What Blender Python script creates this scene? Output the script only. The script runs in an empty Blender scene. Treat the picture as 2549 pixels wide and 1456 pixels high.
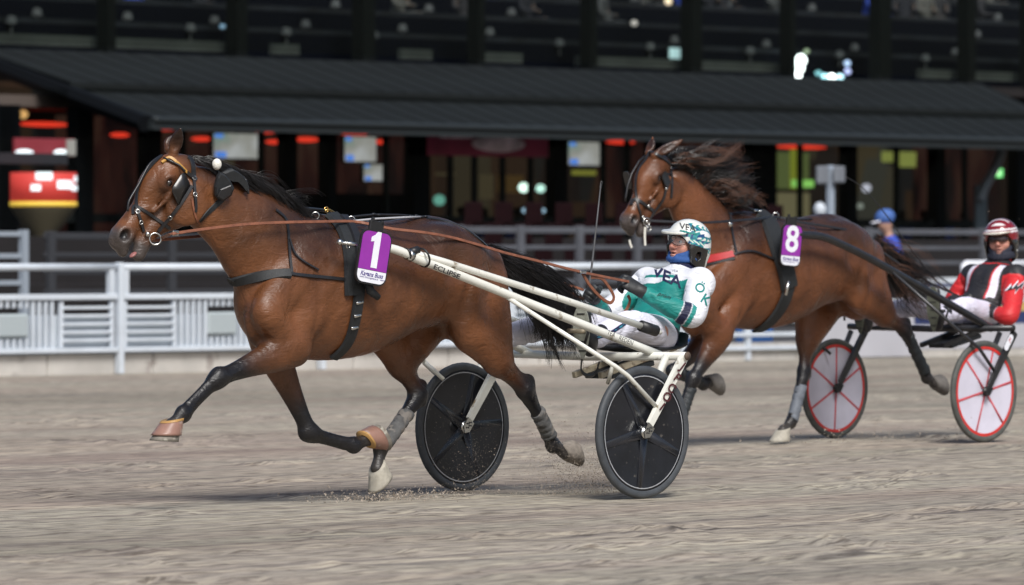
import bpy, math, random
import numpy as np
from mathutils import Vector, Matrix
from mathutils.bvhtree import BVHTree
R = math.radians
scene = bpy.context.scene
C = scene.collection
random.seed(7); rng = np.random.default_rng(7)

# ------------------------------------------------------------------ camera
F_PX, CX_PX, HOR_PX, CAM_Z = 14300.0, 1274.0, 640.0, 1.30
cam_d = bpy.data.cameras.new("camera"); cam = bpy.data.objects.new("camera", cam_d); C.objects.link(cam)
cam_d.sensor_width = 36.0; cam_d.lens = F_PX / 2548.0 * 36.0
cam_d.clip_start = 1.0; cam_d.clip_end = 3000.0
cam.location = (0, 0, CAM_Z)
cam.rotation_euler = (R(90) - math.atan((728 - HOR_PX) / F_PX), 0, 0)
cam_d.dof.use_dof = True; cam_d.dof.focus_distance = 30.2; cam_d.dof.aperture_fstop = 4.6
scene.camera = cam

# ------------------------------------------------------------------ floodlight (one sun lamp) and weak night sky
SUN_EL, SUN_AZ = R(47), R(16)      # azimuth measured from behind the camera, positive = from the right
world = bpy.data.worlds.new("World"); scene.world = world; world.use_nodes = True
nt = world.node_tree; nt.nodes.clear()
sky = nt.nodes.new("ShaderNodeTexSky"); sky.sky_type = 'NISHITA'; sky.sun_disc = False
sky.sun_elevation = SUN_EL; sky.sun_rotation = R(180) - SUN_AZ
sky.air_density = 1.0; sky.dust_density = 3.0
bg = nt.nodes.new("ShaderNodeBackground"); bg.inputs[1].default_value = 0.078
wo = nt.nodes.new("ShaderNodeOutputWorld")
nt.links.new(sky.outputs[0], bg.inputs[0]); nt.links.new(bg.outputs[0], wo.inputs[0])
sd = bpy.data.lights.new("sun", 'SUN'); sd.energy = 2.6; sd.angle = R(22); sd.color = (1.0, 0.985, 0.955)
sun = bpy.data.objects.new("sun", sd); C.objects.link(sun)
_d = Vector((math.sin(SUN_AZ) * math.cos(SUN_EL), -math.cos(SUN_AZ) * math.cos(SUN_EL), math.sin(SUN_EL)))
sun.rotation_euler = _d.to_track_quat('Z', 'Y').to_euler(); sun.location = (0, 0, 30)
scene.view_settings.view_transform = 'Standard'; scene.view_settings.look = 'None'
scene.view_settings.exposure = 0.45; scene.view_settings.gamma = 1.0; scene.view_settings.use_curve_mapping = False
scene.cycles.max_bounces = 6; scene.cycles.transparent_max_bounces = 12; scene.cycles.sample_clamp_indirect = 3.0

# ------------------------------------------------------------------ materials
MATS = {}
def srgb(r, g, b):
    f = lambda c: (c / 12.92 if c <= 0.04045 else ((c + 0.055) / 1.055) ** 2.4)
    return (f(r / 255), f(g / 255), f(b / 255))
def mat(name, col, rough=0.6, metal=0.0, var=0.0, vscale=20.0, bump=0.0, bscale=60.0, stretch=(1, 1, 1), spec=0.5,
        attr=None, emit=0.0, coat=0.0, wear=None):
    """principled material with procedural colour variation, bump and optional wear patches"""
    if name in MATS: return MATS[name]
    m = bpy.data.materials.new(name); m.use_nodes = True; n = m.node_tree; b = n.nodes['Principled BSDF']
    b.inputs['Base Color'].default_value = (*col, 1); b.inputs['Roughness'].default_value = rough
    b.inputs['Metallic'].default_value = metal; b.inputs['Specular IOR Level'].default_value = spec
    if coat: b.inputs['Coat Weight'].default_value = coat; b.inputs['Coat Roughness'].default_value = 0.12
    tc = n.nodes.new('ShaderNodeTexCoord'); mp = n.nodes.new('ShaderNodeMapping'); mp.inputs['Scale'].default_value = stretch
    n.links.new(tc.outputs['Object'], mp.inputs[0])
    base = None
    if attr:
        a = n.nodes.new('ShaderNodeAttribute'); a.attribute_name = attr; base = a.outputs['Color']
    if var:
        nz = n.nodes.new('ShaderNodeTexNoise'); nz.inputs['Scale'].default_value = vscale; nz.inputs['Detail'].default_value = 6
        n.links.new(mp.outputs[0], nz.inputs['Vector'])
        r_ = n.nodes.new('ShaderNodeMapRange'); r_.inputs[1].default_value = 0.25; r_.inputs[2].default_value = 0.75
        r_.inputs[3].default_value = 1 - var; r_.inputs[4].default_value = 1 + var
        n.links.new(nz.outputs[0], r_.inputs[0])
        mx = n.nodes.new('ShaderNodeMix'); mx.data_type = 'RGBA'; mx.blend_type = 'MULTIPLY'; mx.inputs[0].default_value = 1
        if base is not None: n.links.new(base, mx.inputs[6])
        else: mx.inputs[6].default_value = (*col, 1)
        n.links.new(r_.outputs[0], mx.inputs[7]); base = mx.outputs[2]
    if wear:
        wc, wscale, wth = wear
        nz = n.nodes.new('ShaderNodeTexNoise'); nz.inputs['Scale'].default_value = wscale; nz.inputs['Detail'].default_value = 8
        n.links.new(mp.outputs[0], nz.inputs['Vector'])
        r_ = n.nodes.new('ShaderNodeMapRange'); r_.inputs[1].default_value = wth; r_.inputs[2].default_value = wth + 0.07
        n.links.new(nz.outputs[0], r_.inputs[0])
        mx = n.nodes.new('ShaderNodeMix'); mx.data_type = 'RGBA'
        n.links.new(r_.outputs[0], mx.inputs[0])
        if base is not None: n.links.new(base, mx.inputs[6])
        else: mx.inputs[6].default_value = (*col, 1)
        mx.inputs[7].default_value = (*wc, 1); base = mx.outputs[2]
    if base is not None: n.links.new(base, b.inputs['Base Color'])
    if bump:
        nz = n.nodes.new('ShaderNodeTexNoise'); nz.inputs['Scale'].default_value = bscale; nz.inputs['Detail'].default_value = 5
        n.links.new(mp.outputs[0], nz.inputs['Vector'])
        bp = n.nodes.new('ShaderNodeBump'); bp.inputs['Strength'].default_value = 1.0; bp.inputs['Distance'].default_value = bump
        n.links.new(nz.outputs[0], bp.inputs['Height']); n.links.new(bp.outputs[0], b.inputs['Normal'])
    if emit:
        b.inputs['Emission Color'].default_value = (*col, 1); b.inputs['Emission Strength'].default_value = emit
    MATS[name] = m; return m

# ------------------------------------------------------------------ object helpers
def tag(o, label=None, cat=None, group=None, kind=None):
    if label: o['label'] = label
    if cat: o['category'] = cat
    if group: o['group'] = group
    if kind: o['kind'] = kind
    return o
def thing(name, label, cat, loc=(0, 0, 0), rz=0.0, group=None):
    o = bpy.data.objects.new(name, None); C.objects.link(o); o.location = loc; o.rotation_euler = (0, 0, rz)
    o.empty_display_size = 0.1
    return tag(o, label, cat, group)
def obj(name, verts, faces, m, parent=None, smooth=True, cols=None):
    me = bpy.data.meshes.new(name)
    if isinstance(verts, np.ndarray) and isinstance(faces, np.ndarray):
        nf, k = faces.shape
        me.vertices.add(len(verts)); me.vertices.foreach_set('co', verts.astype(np.float32).ravel())
        me.loops.add(nf * k); me.loops.foreach_set('vertex_index', faces.astype(np.int32).ravel())
        me.polygons.add(nf); me.polygons.foreach_set('loop_start', np.arange(0, nf * k, k, dtype=np.int32))
        me.polygons.foreach_set('loop_total', np.full(nf, k, dtype=np.int32))
        me.update(calc_edges=True)
    else:
        me.from_pydata([tuple(v) for v in verts], [], faces); me.update()
    me.polygons.foreach_set('use_smooth', [smooth] * len(me.polygons))
    if cols is not None:
        a = me.color_attributes.new('Col', 'FLOAT_COLOR', 'POINT')
        c4 = np.ones((len(me.vertices), 4), np.float32); c4[:, :3] = cols; a.data.foreach_set('color', c4.ravel())
    me.materials.append(m)
    o = bpy.data.objects.new(name, me); C.objects.link(o)
    if parent is not None: o.parent = parent
    return o
class MB:
    """collects shapes into one mesh"""
    def __init__(s): s.v = []; s.f = []
    def add(s, v, f):
        n = len(s.v); s.v += [tuple(p) for p in v]; s.f += [tuple(i + n for i in q) for q in f]; return s
    def box(s, c, d, rot=None, bev=0.0):
        x, y, z = d[0] / 2, d[1] / 2, d[2] / 2; b = min(bev, x * .9, y * .9, z * .9)
        if b <= 0:
            v = [Vector((i, j, k)) for i in (-x, x) for j in (-y, y) for k in (-z, z)]
            f = [(0, 1, 3, 2), (4, 6, 7, 5), (0, 4, 5, 1), (2, 3, 7, 6), (0, 2, 6, 4), (1, 5, 7, 3)]
        else:                                            # chamfered box
            v = []; idx = {}
            for i in (-1, 1):
                for j in (-1, 1):
                    for k in (-1, 1):
                        idx[i, j, k] = len(v)
                        v += [Vector((i * x, j * (y - b), k * (z - b))), Vector((i * (x - b), j * y, k * (z - b))), Vector((i * (x - b), j * (y - b), k * z))]
            f = []
            for a in range(3):
                o1, o2 = [(1, 2), (2, 0), (0, 1)][a]
                for sgn in (-1, 1):
                    q = []
                    for p1, p2 in ((-1, -1), (1, -1), (1, 1), (-1, 1)):
                        t = [0, 0, 0]; t[a] = sgn; t[o1] = p1; t[o2] = p2; q.append(idx[tuple(t)] + a)
                    f.append(tuple(q if sgn > 0 else q[::-1]))
                for s1 in (-1, 1):
                    for s2 in (-1, 1):
                        t = [0, 0, 0]; t[o1] = s1; t[o2] = s2; t[a] = -1; t2 = list(t); t2[a] = 1
                        q = (idx[tuple(t)] + o1, idx[tuple(t2)] + o1, idx[tuple(t2)] + o2, idx[tuple(t)] + o2)
                        f.append(q if s1 * s2 < 0 else q[::-1])
            for key, i0 in idx.items():
                q = (i0, i0 + 1, i0 + 2); f.append(q if key[0] * key[1] * key[2] > 0 else q[::-1])
        M = rot if rot is not None else Matrix.Identity(3); c = Vector(c)
        return s.add([M @ p + c for p in v], f)
    def tube(s, pts, r, n=8, cap=True):
        pts = [Vector(p) for p in pts]; m = len(pts); rs = r if isinstance(r, (list, tuple)) else [r] * m
        v = []; up = None
        for i, p in enumerate(pts):
            d = (pts[min(i + 1, m - 1)] - pts[max(i - 1, 0)]).normalized()
            if up is None: up = Vector((0, 0, 1)) if abs(d.z) < .9 else Vector((1, 0, 0))
            a = d.cross(up).normalized(); b_ = a.cross(d).normalized(); up = b_
            for k in range(n):
                t = 2 * math.pi * k / n; v.append(p + (a * math.cos(t) + b_ * math.sin(t)) * rs[i])
        f = [(i * n + k, i * n + (k + 1) % n, (i + 1) * n + (k + 1) % n, (i + 1) * n + k) for i in range(m - 1) for k in range(n)]
        if cap: f += [tuple(range(n))[::-1], tuple((m - 1) * n + k for k in range(n))]
        return s.add(v, f)
    def ribbon(s, pts, nrm, w, t=0.004):
        """flat strap through pts, nrm = outward normals, w = width(s)"""
        pts = [Vector(p) for p in pts]; m = len(pts); v = []
        ws = w if isinstance(w, (list, tuple)) else [w] * m
        for i, p in enumerate(pts):
            d = (pts[min(i + 1, m - 1)] - pts[max(i - 1, 0)]).normalized(); n_ = Vector(nrm[i]); n_ = (n_ - d * n_.dot(d)).normalized()
            a = d.cross(n_) * ws[i] / 2
            v += [p - a, p - a * .8 + n_ * t, p + a * .8 + n_ * t, p + a]
        f = [(i * 4 + k, i * 4 + (k + 1) % 4, i * 4 + 4 + (k + 1) % 4, i * 4 + 4 + k) for i in range(m - 1) for k in range(4)]
        f += [(0, 1, 2, 3), tuple((m - 1) * 4 + k for k in (3, 2, 1, 0))]
        return s.add(v, f)
    def ring(s, c, nrm, Rr, r, n=20, k=6, arc=(0, 360)):
        q = Vector(nrm).to_track_quat('Z', 'Y'); full = arc == (0, 360); m = n if full else n + 1
        pts = [Vector(c) + q @ Vector((Rr * math.cos(R(arc[0] + (arc[1] - arc[0]) * i / n)), Rr * math.sin(R(arc[0] + (arc[1] - arc[0]) * i / n)), 0)) for i in range(m)]
        if not full: return s.tube(pts, r, k)
        v = []; ax = q @ Vector((0, 0, 1)); c = Vector(c)
        for p in pts:
            o = (p - c).normalized()
            for j in range(k): t = 2 * math.pi * j / k; v.append(p + (o * math.cos(t) + ax * math.sin(t)) * r)
        return s.add(v, [(i * k + j, i * k + (j + 1) % k, ((i + 1) % n) * k + (j + 1) % k, ((i + 1) % n) * k + j) for i in range(n) for j in range(k)])
    def ball(s, c, r, rot=None, nu=14, nv=9):
        rr = r if hasattr(r, '__len__') else (r, r, r); M = rot if rot is not None else Matrix.Identity(3); c = Vector(c); v = [c + M @ Vector((0, 0, rr[2]))]
        for i in range(1, nv):
            for j in range(nu):
                a, b_ = math.pi * i / nv, 2 * math.pi * j / nu
                v.append(c + M @ Vector((rr[0] * math.sin(a) * math.cos(b_), rr[1] * math.sin(a) * math.sin(b_), rr[2] * math.cos(a))))
        v.append(c + M @ Vector((0, 0, -rr[2]))); e = len(v) - 1
        f = [(0, 1 + j, 1 + (j + 1) % nu) for j in range(nu)]
        f += [(1 + i * nu + j, 1 + (i + 1) * nu + j, 1 + (i + 1) * nu + (j + 1) % nu, 1 + i * nu + (j + 1) % nu) for i in range(nv - 2) for j in range(nu)]
        f += [(e, 1 + (nv - 2) * nu + (j + 1) % nu, 1 + (nv - 2) * nu + j) for j in range(nu)]
        return s.add(v, f)
    def lathe(s, prof, n=32, M=None):
        """profile of (radius, height) turned round local z, placed by 4x4 M"""
        M = M or Matrix.Identity(4); v = []
        for (r, h) in prof:
            for k in range(n): t = 2 * math.pi * k / n; v.append(M @ Vector((r * math.cos(t), r * math.sin(t), h)))
        m = len(prof)
        return s.add(v, [(i * n + k, i * n + (k + 1) % n, (i + 1) * n + (k + 1) % n, (i + 1) * n + k) for i in range(m - 1) for k in range(n)])
    def prism(s, poly, M, t):
        """2D outline extruded t along local z, placed by M"""
        n = len(poly); v = [M @ Vector((x, y, 0)) for x, y in poly] + [M @ Vector((x, y, t)) for x, y in poly]
        return s.add(v, [tuple(range(n))[::-1], tuple(range(n, 2 * n))] + [(i, (i + 1) % n, n + (i + 1) % n, n + i) for i in range(n)])
    def build(s, name, m, parent=None, smooth=True): return obj(name, s.v, s.f, m, parent, smooth)
def auto_flat(o, ang=35):
    me = o.data; me.polygons.foreach_set('use_smooth', [True] * len(me.polygons))
    try: me.set_sharp_from_angle(angle=R(ang))
    except Exception: pass
    return o

# ------------------------------------------------------------------ implicit surfaces (smooth unions) meshed by surface nets
def spline(pts, sub=5):
    P = np.array(pts, float); n = len(P); out = []
    for i in range(n - 1):
        p0, p1, p2, p3 = P[max(i - 1, 0)], P[i], P[i + 1], P[min(i + 2, n - 1)]
        for k in range(sub):
            t = k / sub
            out.append(.5 * ((2 * p1) + (-p0 + p2) * t + (2 * p0 - 5 * p1 + 4 * p2 - p3) * t * t + (-p0 + 3 * p1 - 3 * p2 + p3) * t ** 3))
    out.append(P[-1]); return np.array(out)
class Field:
    def __init__(s, lo, hi, h):
        s.h = h; s.lo = np.array(lo, float); s.n = np.ceil((np.array(hi) - s.lo) / h).astype(int) + 1
        s.F = np.full(s.n, 1.0, np.float32)
    def block(s, lo, hi, pad):
        a = np.clip(np.floor((np.array(lo) - pad - s.lo) / s.h).astype(int), 0, s.n - 1); b = np.clip(np.ceil((np.array(hi) + pad - s.lo) / s.h).astype(int) + 1, 1, s.n)
        if np.any(b <= a): return None, None
        g = np.meshgrid(*[(s.lo[i] + s.h * np.arange(a[i], b[i])).astype(np.float32) for i in range(3)], indexing='ij')
        return tuple(slice(a[i], b[i]) for i in range(3)), g
    def comb(s, sl, d, k, sub):
        A = s.F[sl]
        if sub: d = -d; hh = np.clip(.5 - .5 * (A - d) / k, 0, 1) ; s.F[sl] = np.maximum(A, d) + k * .25 * np.clip(1 - np.abs(A - d) / k, 0, 1) ** 2
        else: s.F[sl] = np.minimum(A, d) - k * .25 * np.clip(1 - np.abs(A - d) / k, 0, 1) ** 2
    def chain(s, pts, k=.03, lat=(0, 1, 0), sub=False, spl=4):
        """pts rows: x,y,z,ra,rb  (ra in plane, rb along lat)"""
        pts = [tuple(p) if len(p) == 5 else (*p, p[3]) for p in pts]
        Q = spline(pts, spl) if (spl > 1 and len(pts) > 2) else np.array(pts, float)
        rm = max(Q[:, 3].max(), Q[:, 4].max()); pad = rm + k + .02
        sl, g = s.block(Q[:, :3].min(0), Q[:, :3].max(0), pad)
        if sl is None: return s
        best = None; L = np.array(lat, float); L /= np.linalg.norm(L)
        for i in range(len(Q) - 1):
            a, b = Q[i, :3], Q[i + 1, :3]; ab = b - a; l2 = float(ab @ ab) + 1e-9
            v = [g[j] - np.float32(a[j]) for j in range(3)]
            t = np.clip((v[0] * ab[0] + v[1] * ab[1] + v[2] * ab[2]) / l2, 0, 1).astype(np.float32)
            v = [v[j] - t * np.float32(ab[j]) for j in range(3)]
            ra = Q[i, 3] + t * (Q[i + 1, 3] - Q[i, 3]); rb = Q[i, 4] + t * (Q[i + 1, 4] - Q[i, 4])
            dl = v[0] * L[0] + v[1] * L[1] + v[2] * L[2]; q2 = v[0] ** 2 + v[1] ** 2 + v[2] ** 2
            rest2 = np.maximum(q2 - dl ** 2, 0); kk = np.sqrt((dl / rb) ** 2 + rest2 / ra ** 2)
            q = np.sqrt(q2); d = np.where(kk > .4, (kk - 1) * q / np.maximum(kk, .3), (kk - 1) * np.minimum(ra, rb)).astype(np.float32)
            best = d if best is None else np.minimum(best, d)
        s.comb(sl, best, k, sub); return s
    def ell(s, c, r, k=.03, M=None, sub=False):
        """ellipsoid, M = 3x3 matrix whose columns are its axes"""
        rm = max(r); sl, g = s.block(np.array(c), np.array(c), rm + k + .02)
        if sl is None: return s
        v = [g[j] - np.float32(c[j]) for j in range(3)]
        if M is not None:
            M = np.array(M, float); v = [v[0] * M[0, j] + v[1] * M[1, j] + v[2] * M[2, j] for j in range(3)]
        k0 = np.sqrt(sum((v[j] / r[j]) ** 2 for j in range(3))); k1 = np.sqrt(sum((v[j] / r[j] ** 2) ** 2 for j in range(3)))
        s.comb(sl, (k0 * (k0 - 1) / np.maximum(k1, 1e-5)).astype(np.float32), k, sub); return s
    def mesh(s):
        F = s.F; ins = F < 0; n = F.shape
        cnt = np.zeros(tuple(i - 1 for i in n), np.int8)
        for dx in (0, 1):
            for dy in (0, 1):
                for dz in (0, 1): cnt += ins[dx:n[0] - 1 + dx, dy:n[1] - 1 + dy, dz:n[2] - 1 + dz]
        act = (cnt > 0) & (cnt < 8); I, J, K = np.nonzero(act); m = len(I)
        idx = np.full(act.shape, -1, np.int32); idx[I, J, K] = np.arange(m)
        acc = np.zeros((m, 3)); num = np.zeros(m)
        cr = [(i, j, k) for i in (0, 1) for j in (0, 1) for k in (0, 1)]
        val = {c: F[I + c[0], J + c[1], K + c[2]] for c in cr}
        for c in cr:
            for a in range(3):
                if c[a] == 0:
                    e = list(c); e[a] = 1; e = tuple(e); f0, f1 = val[c], val[e]; x = (f0 < 0) != (f1 < 0)
                    t = np.where(x, f0 / np.where(x, f0 - f1, 1), 0)
                    p = np.array(c, float)[None, :].repeat(m, 0); p[:, a] += t; acc += p * x[:, None]; num += x
        V = (acc / num[:, None] + np.stack([I, J, K], 1)) * s.h + s.lo
        Q = []
        for a in range(3):
            b, c = (a + 1) % 3, (a + 2) % 3
            s0 = [slice(1, -1)] * 3; s0[a] = slice(0, -1); s1 = [slice(1, -1)] * 3; s1[a] = slice(1, None)
            A, B = ins[tuple(s0)], ins[tuple(s1)]; X = np.stack(np.nonzero(A != B), 1); fl = A[X[:, 0], X[:, 1], X[:, 2]]
            X = X + np.array([0 if i == a else 1 for i in range(3)])
            def id_(db, dc):
                Y = X.copy(); Y[:, b] += db; Y[:, c] += dc; return idx[Y[:, 0], Y[:, 1], Y[:, 2]]
            q = np.stack([id_(-1, -1), id_(0, -1), id_(0, 0), id_(-1, 0)], 1)
            q[~fl] = q[~fl][:, ::-1]; Q.append(q)
        Q = np.concatenate(Q); Q = Q[(Q >= 0).all(1)]
        # keep the largest connected surface implicitly; relax a little
        for _ in range(2):
            S = np.zeros_like(V); N = np.zeros(len(V))
            for e in range(4):
                np.add.at(S, Q[:, e], V[Q[:, (e + 1) % 4]]); np.add.at(N, Q[:, e], 1)
            V = V * .5 + .5 * S / np.maximum(N, 1)[:, None]
        return V, Q
def chain_dist(V, pts):
    """distance of points V to a polyline, and position 0..1 along it"""
    P = np.array(pts, float)[:, :3]; best = np.full(len(V), 9.0); par = np.zeros(len(V))
    for i in range(len(P) - 1):
        a, ab = P[i], P[i + 1] - P[i]; t = np.clip(((V - a) @ ab) / (ab @ ab + 1e-9), 0, 1)
        d = np.linalg.norm(V - a - t[:, None] * ab, axis=1); w = d < best; best[w] = d[w]; par[w] = (i + t[w]) / (len(P) - 1)
    return best, par
class Frame:
    """local frame of one horse and its sulky: x = heading, y = its left side, z = up, origin on the ground below the axle"""
    def __init__(s, X0, Y0, a): s.X0, s.Y0, s.a = X0, Y0, a; s.c, s.s = math.cos(R(a)), math.sin(R(a)); s.rz = math.pi + R(a)
    def L(s, px, py, y=0.0):
        """point of the plane y = const seen at photo position px, py (2548 px wide)"""
        k = (px - CX_PX) / F_PX; x = (s.X0 + y * s.s - k * (s.Y0 - y * s.c)) / (s.c - k * s.s); Y = s.Y0 - x * s.s - y * s.c
        return (x, y, CAM_Z + (HOR_PX - py) / F_PX * Y)
    def W(s, p): return Vector((s.X0 - p[0] * s.c + p[1] * s.s, s.Y0 - p[0] * s.s - p[1] * s.c, p[2]))
    def cam(s):  # camera in local coordinates
        d = Vector((-s.X0, -s.Y0)); return Vector((-d.x * s.c - d.y * s.s, d.x * s.s - d.y * s.c, CAM_Z))

# ------------------------------------------------------------------ horses
def smooth01(x, a, b): t = np.clip((x - a) / (b - a), 0, 1); return t * t * (3 - 2 * t)
BAY = np.array([0.134, 0.051, 0.0200]); DARK = np.array([0.026, 0.0125, 0.009]); BLACK = np.array([0.010, 0.0095, 0.011]); MUZ = np.array([0.075, 0.064, 0.060])
def m_coat():
    """short shiny coat: colour from the horse's own markings, fine hair grain, sweat gloss"""
    if 'coat' in MATS: return MATS['coat']
    m = mat('coat', (0.2, 0.08, 0.03), rough=0.42, attr='Col', var=0.42, vscale=4.5, spec=0.42)
    n = m.node_tree; b = n.nodes['Principled BSDF']; tc = n.nodes['Texture Coordinate']
    def N(t, **k):
        x = n.nodes.new(t)
        for a, v in k.items(): x.inputs[a].default_value = v
        return x
    mp = N('ShaderNodeMapping'); mp.inputs['Scale'].default_value = (1, 1, 3.2); mp.inputs['Rotation'].default_value = (0, 0.6, 0)
    n.links.new(tc.outputs['Object'], mp.inputs[0])
    hair = N('ShaderNodeTexNoise', Scale=140.0, Detail=4.0); n.links.new(mp.outputs[0], hair.inputs['Vector'])
    mus = N('ShaderNodeTexNoise', Scale=8.0, Detail=3.0, Distortion=0.7); n.links.new(tc.outputs['Object'], mus.inputs['Vector'])
    vein = N('ShaderNodeTexNoise', Scale=5.0, Detail=1.0, Distortion=1.2); n.links.new(tc.outputs['Object'], vein.inputs['Vector'])
    # veins and skin wrinkles: thin ridges where the noise crosses one half
    sb = n.nodes.new('ShaderNodeMath'); sb.operation = 'SUBTRACT'; sb.inputs[1].default_value = 0.5; n.links.new(vein.outputs[0], sb.inputs[0])
    ab = n.nodes.new('ShaderNodeMath'); ab.operation = 'ABSOLUTE'; n.links.new(sb.outputs[0], ab.inputs[0])
    vr = n.nodes.new('ShaderNodeMapRange'); vr.inputs[1].default_value = 0.0; vr.inputs[2].default_value = 0.035; vr.inputs[3].default_value = 1; vr.inputs[4].default_value = 0
    n.links.new(ab.outputs[0], vr.inputs[0])
    b1 = N('ShaderNodeBump', Strength=1.0, Distance=0.015); n.links.new(mus.outputs[0], b1.inputs['Height'])
    b2 = N('ShaderNodeBump', Strength=0.6, Distance=0.0012); n.links.new(vr.outputs[0], b2.inputs['Height']); n.links.new(b1.outputs[0], b2.inputs['Normal'])
    md = N('ShaderNodeTexNoise', Scale=24.0, Detail=3.0, Distortion=0.8); n.links.new(mp.outputs[0], md.inputs['Vector'])
    b25 = N('ShaderNodeBump', Strength=1.0, Distance=0.0030); n.links.new(md.outputs[0], b25.inputs['Height']); n.links.new(b2.outputs[0], b25.inputs['Normal'])
    b3 = N('ShaderNodeBump', Strength=0.6, Distance=0.0016); n.links.new(hair.outputs[0], b3.inputs['Height']); n.links.new(b25.outputs[0], b3.inputs['Normal'])
    n.links.new(b3.outputs[0], b.inputs['Normal'])
    rg = n.nodes.new('ShaderNodeMapRange'); rg.inputs[1].default_value = 0.35; rg.inputs[2].default_value = 0.7; rg.inputs[3].default_value = 0.25; rg.inputs[4].default_value = 0.50
    n.links.new(mus.outputs[0], rg.inputs[0]); n.links.new(rg.outputs[0], b.inputs['Roughness'])
    return m
def hoof_mesh(mb, c, th, t_lat=(0, 1, 0), s=1.12, top=0.0, bot=1.0, grow=0.0):
    """hoof below coronet c; th = angle of the toe direction in the side plane (0 = level, forward)"""
    t = Vector((math.cos(R(th)), 0, math.sin(R(th)))); n = Vector((-math.sin(R(th)), 0, math.cos(R(th)))); l = Vector(t_lat); c = Vector(c)
    v = []; K = 18; rows = 7
    for i in range(rows):
        f = top + (bot - top) * i / (rows - 1)
        ce = c - n * (0.078 * s * f - .012) + t * (0.034 * s * f + .004); ra = (0.047 + 0.024 * f) * s + grow; rb = (0.043 + 0.017 * f) * s + grow
        for k in range(K):
            a = 2 * math.pi * k / K; x = math.cos(a); y = math.sin(a)
            hh = n * (-0.010 * x * s) * (1 - f) + (t * (-0.012 * s) if x < -.3 else Vector((0, 0, 0)))
            v.append(ce + t * (ra * x * (0.86 if x < 0 else 1)) + l * (rb * y) + hh)
    f_ = [(i * K + k, i * K + (k + 1) % K, (i + 1) * K + (k + 1) % K, (i + 1) * K + k) for i in range(rows - 1) for k in range(K)]
    f_ += [tuple(range(K))[::-1], tuple((rows - 1) * K + k for k in range(K))]
    return mb.add(v, f_)
def head_axes(yaw, pitch, roll=0):
    """u = towards the muzzle, v = left, w = towards the forehead"""
    u = Vector((math.cos(R(yaw)) * math.cos(R(pitch)), math.sin(R(yaw)) * math.cos(R(pitch)), -math.sin(R(pitch))))
    v = Vector((-math.sin(R(yaw)), math.cos(R(yaw)), 0)); w = u.cross(v)
    if w.z < 0: w = -w
    q = Matrix.Rotation(R(roll), 3, u); return u, q @ v, q @ w
def ear(Fd, base, tip, face, k=.012, r=.028):
    """ear: leaf shaped hollow cone, face = direction in which it opens"""
    b, t = Vector(base), Vector(tip); d = (t - b); f = Vector(face).normalized(); side = d.cross(f).normalized(); f = side.cross(d).normalized()
    pts = [(*(b + d * s_ + f * (-.006 * math.sin(s_ * 3))), ra, rb) for s_, ra, rb in ((-.15, .026, .026), (0, .022, r * 1.0), (.25, .021, r * 1.28), (.5, .018, r * 1.22), (.75, .013, r * .85), (.93, .008, r * .36), (1, .004, .004))]
    Fd.chain(pts, k=.02, lat=tuple(side))
    hol = [(*(b + d * s_ + f * .014), ra, rb) for s_, ra, rb in ((.12, .008, .008), (.3, .013, r * .72), (.55, .012, r * .66), (.8, .006, r * .3))]
    Fd.chain(hol, k=.008, lat=tuple(side), sub=True)
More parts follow.
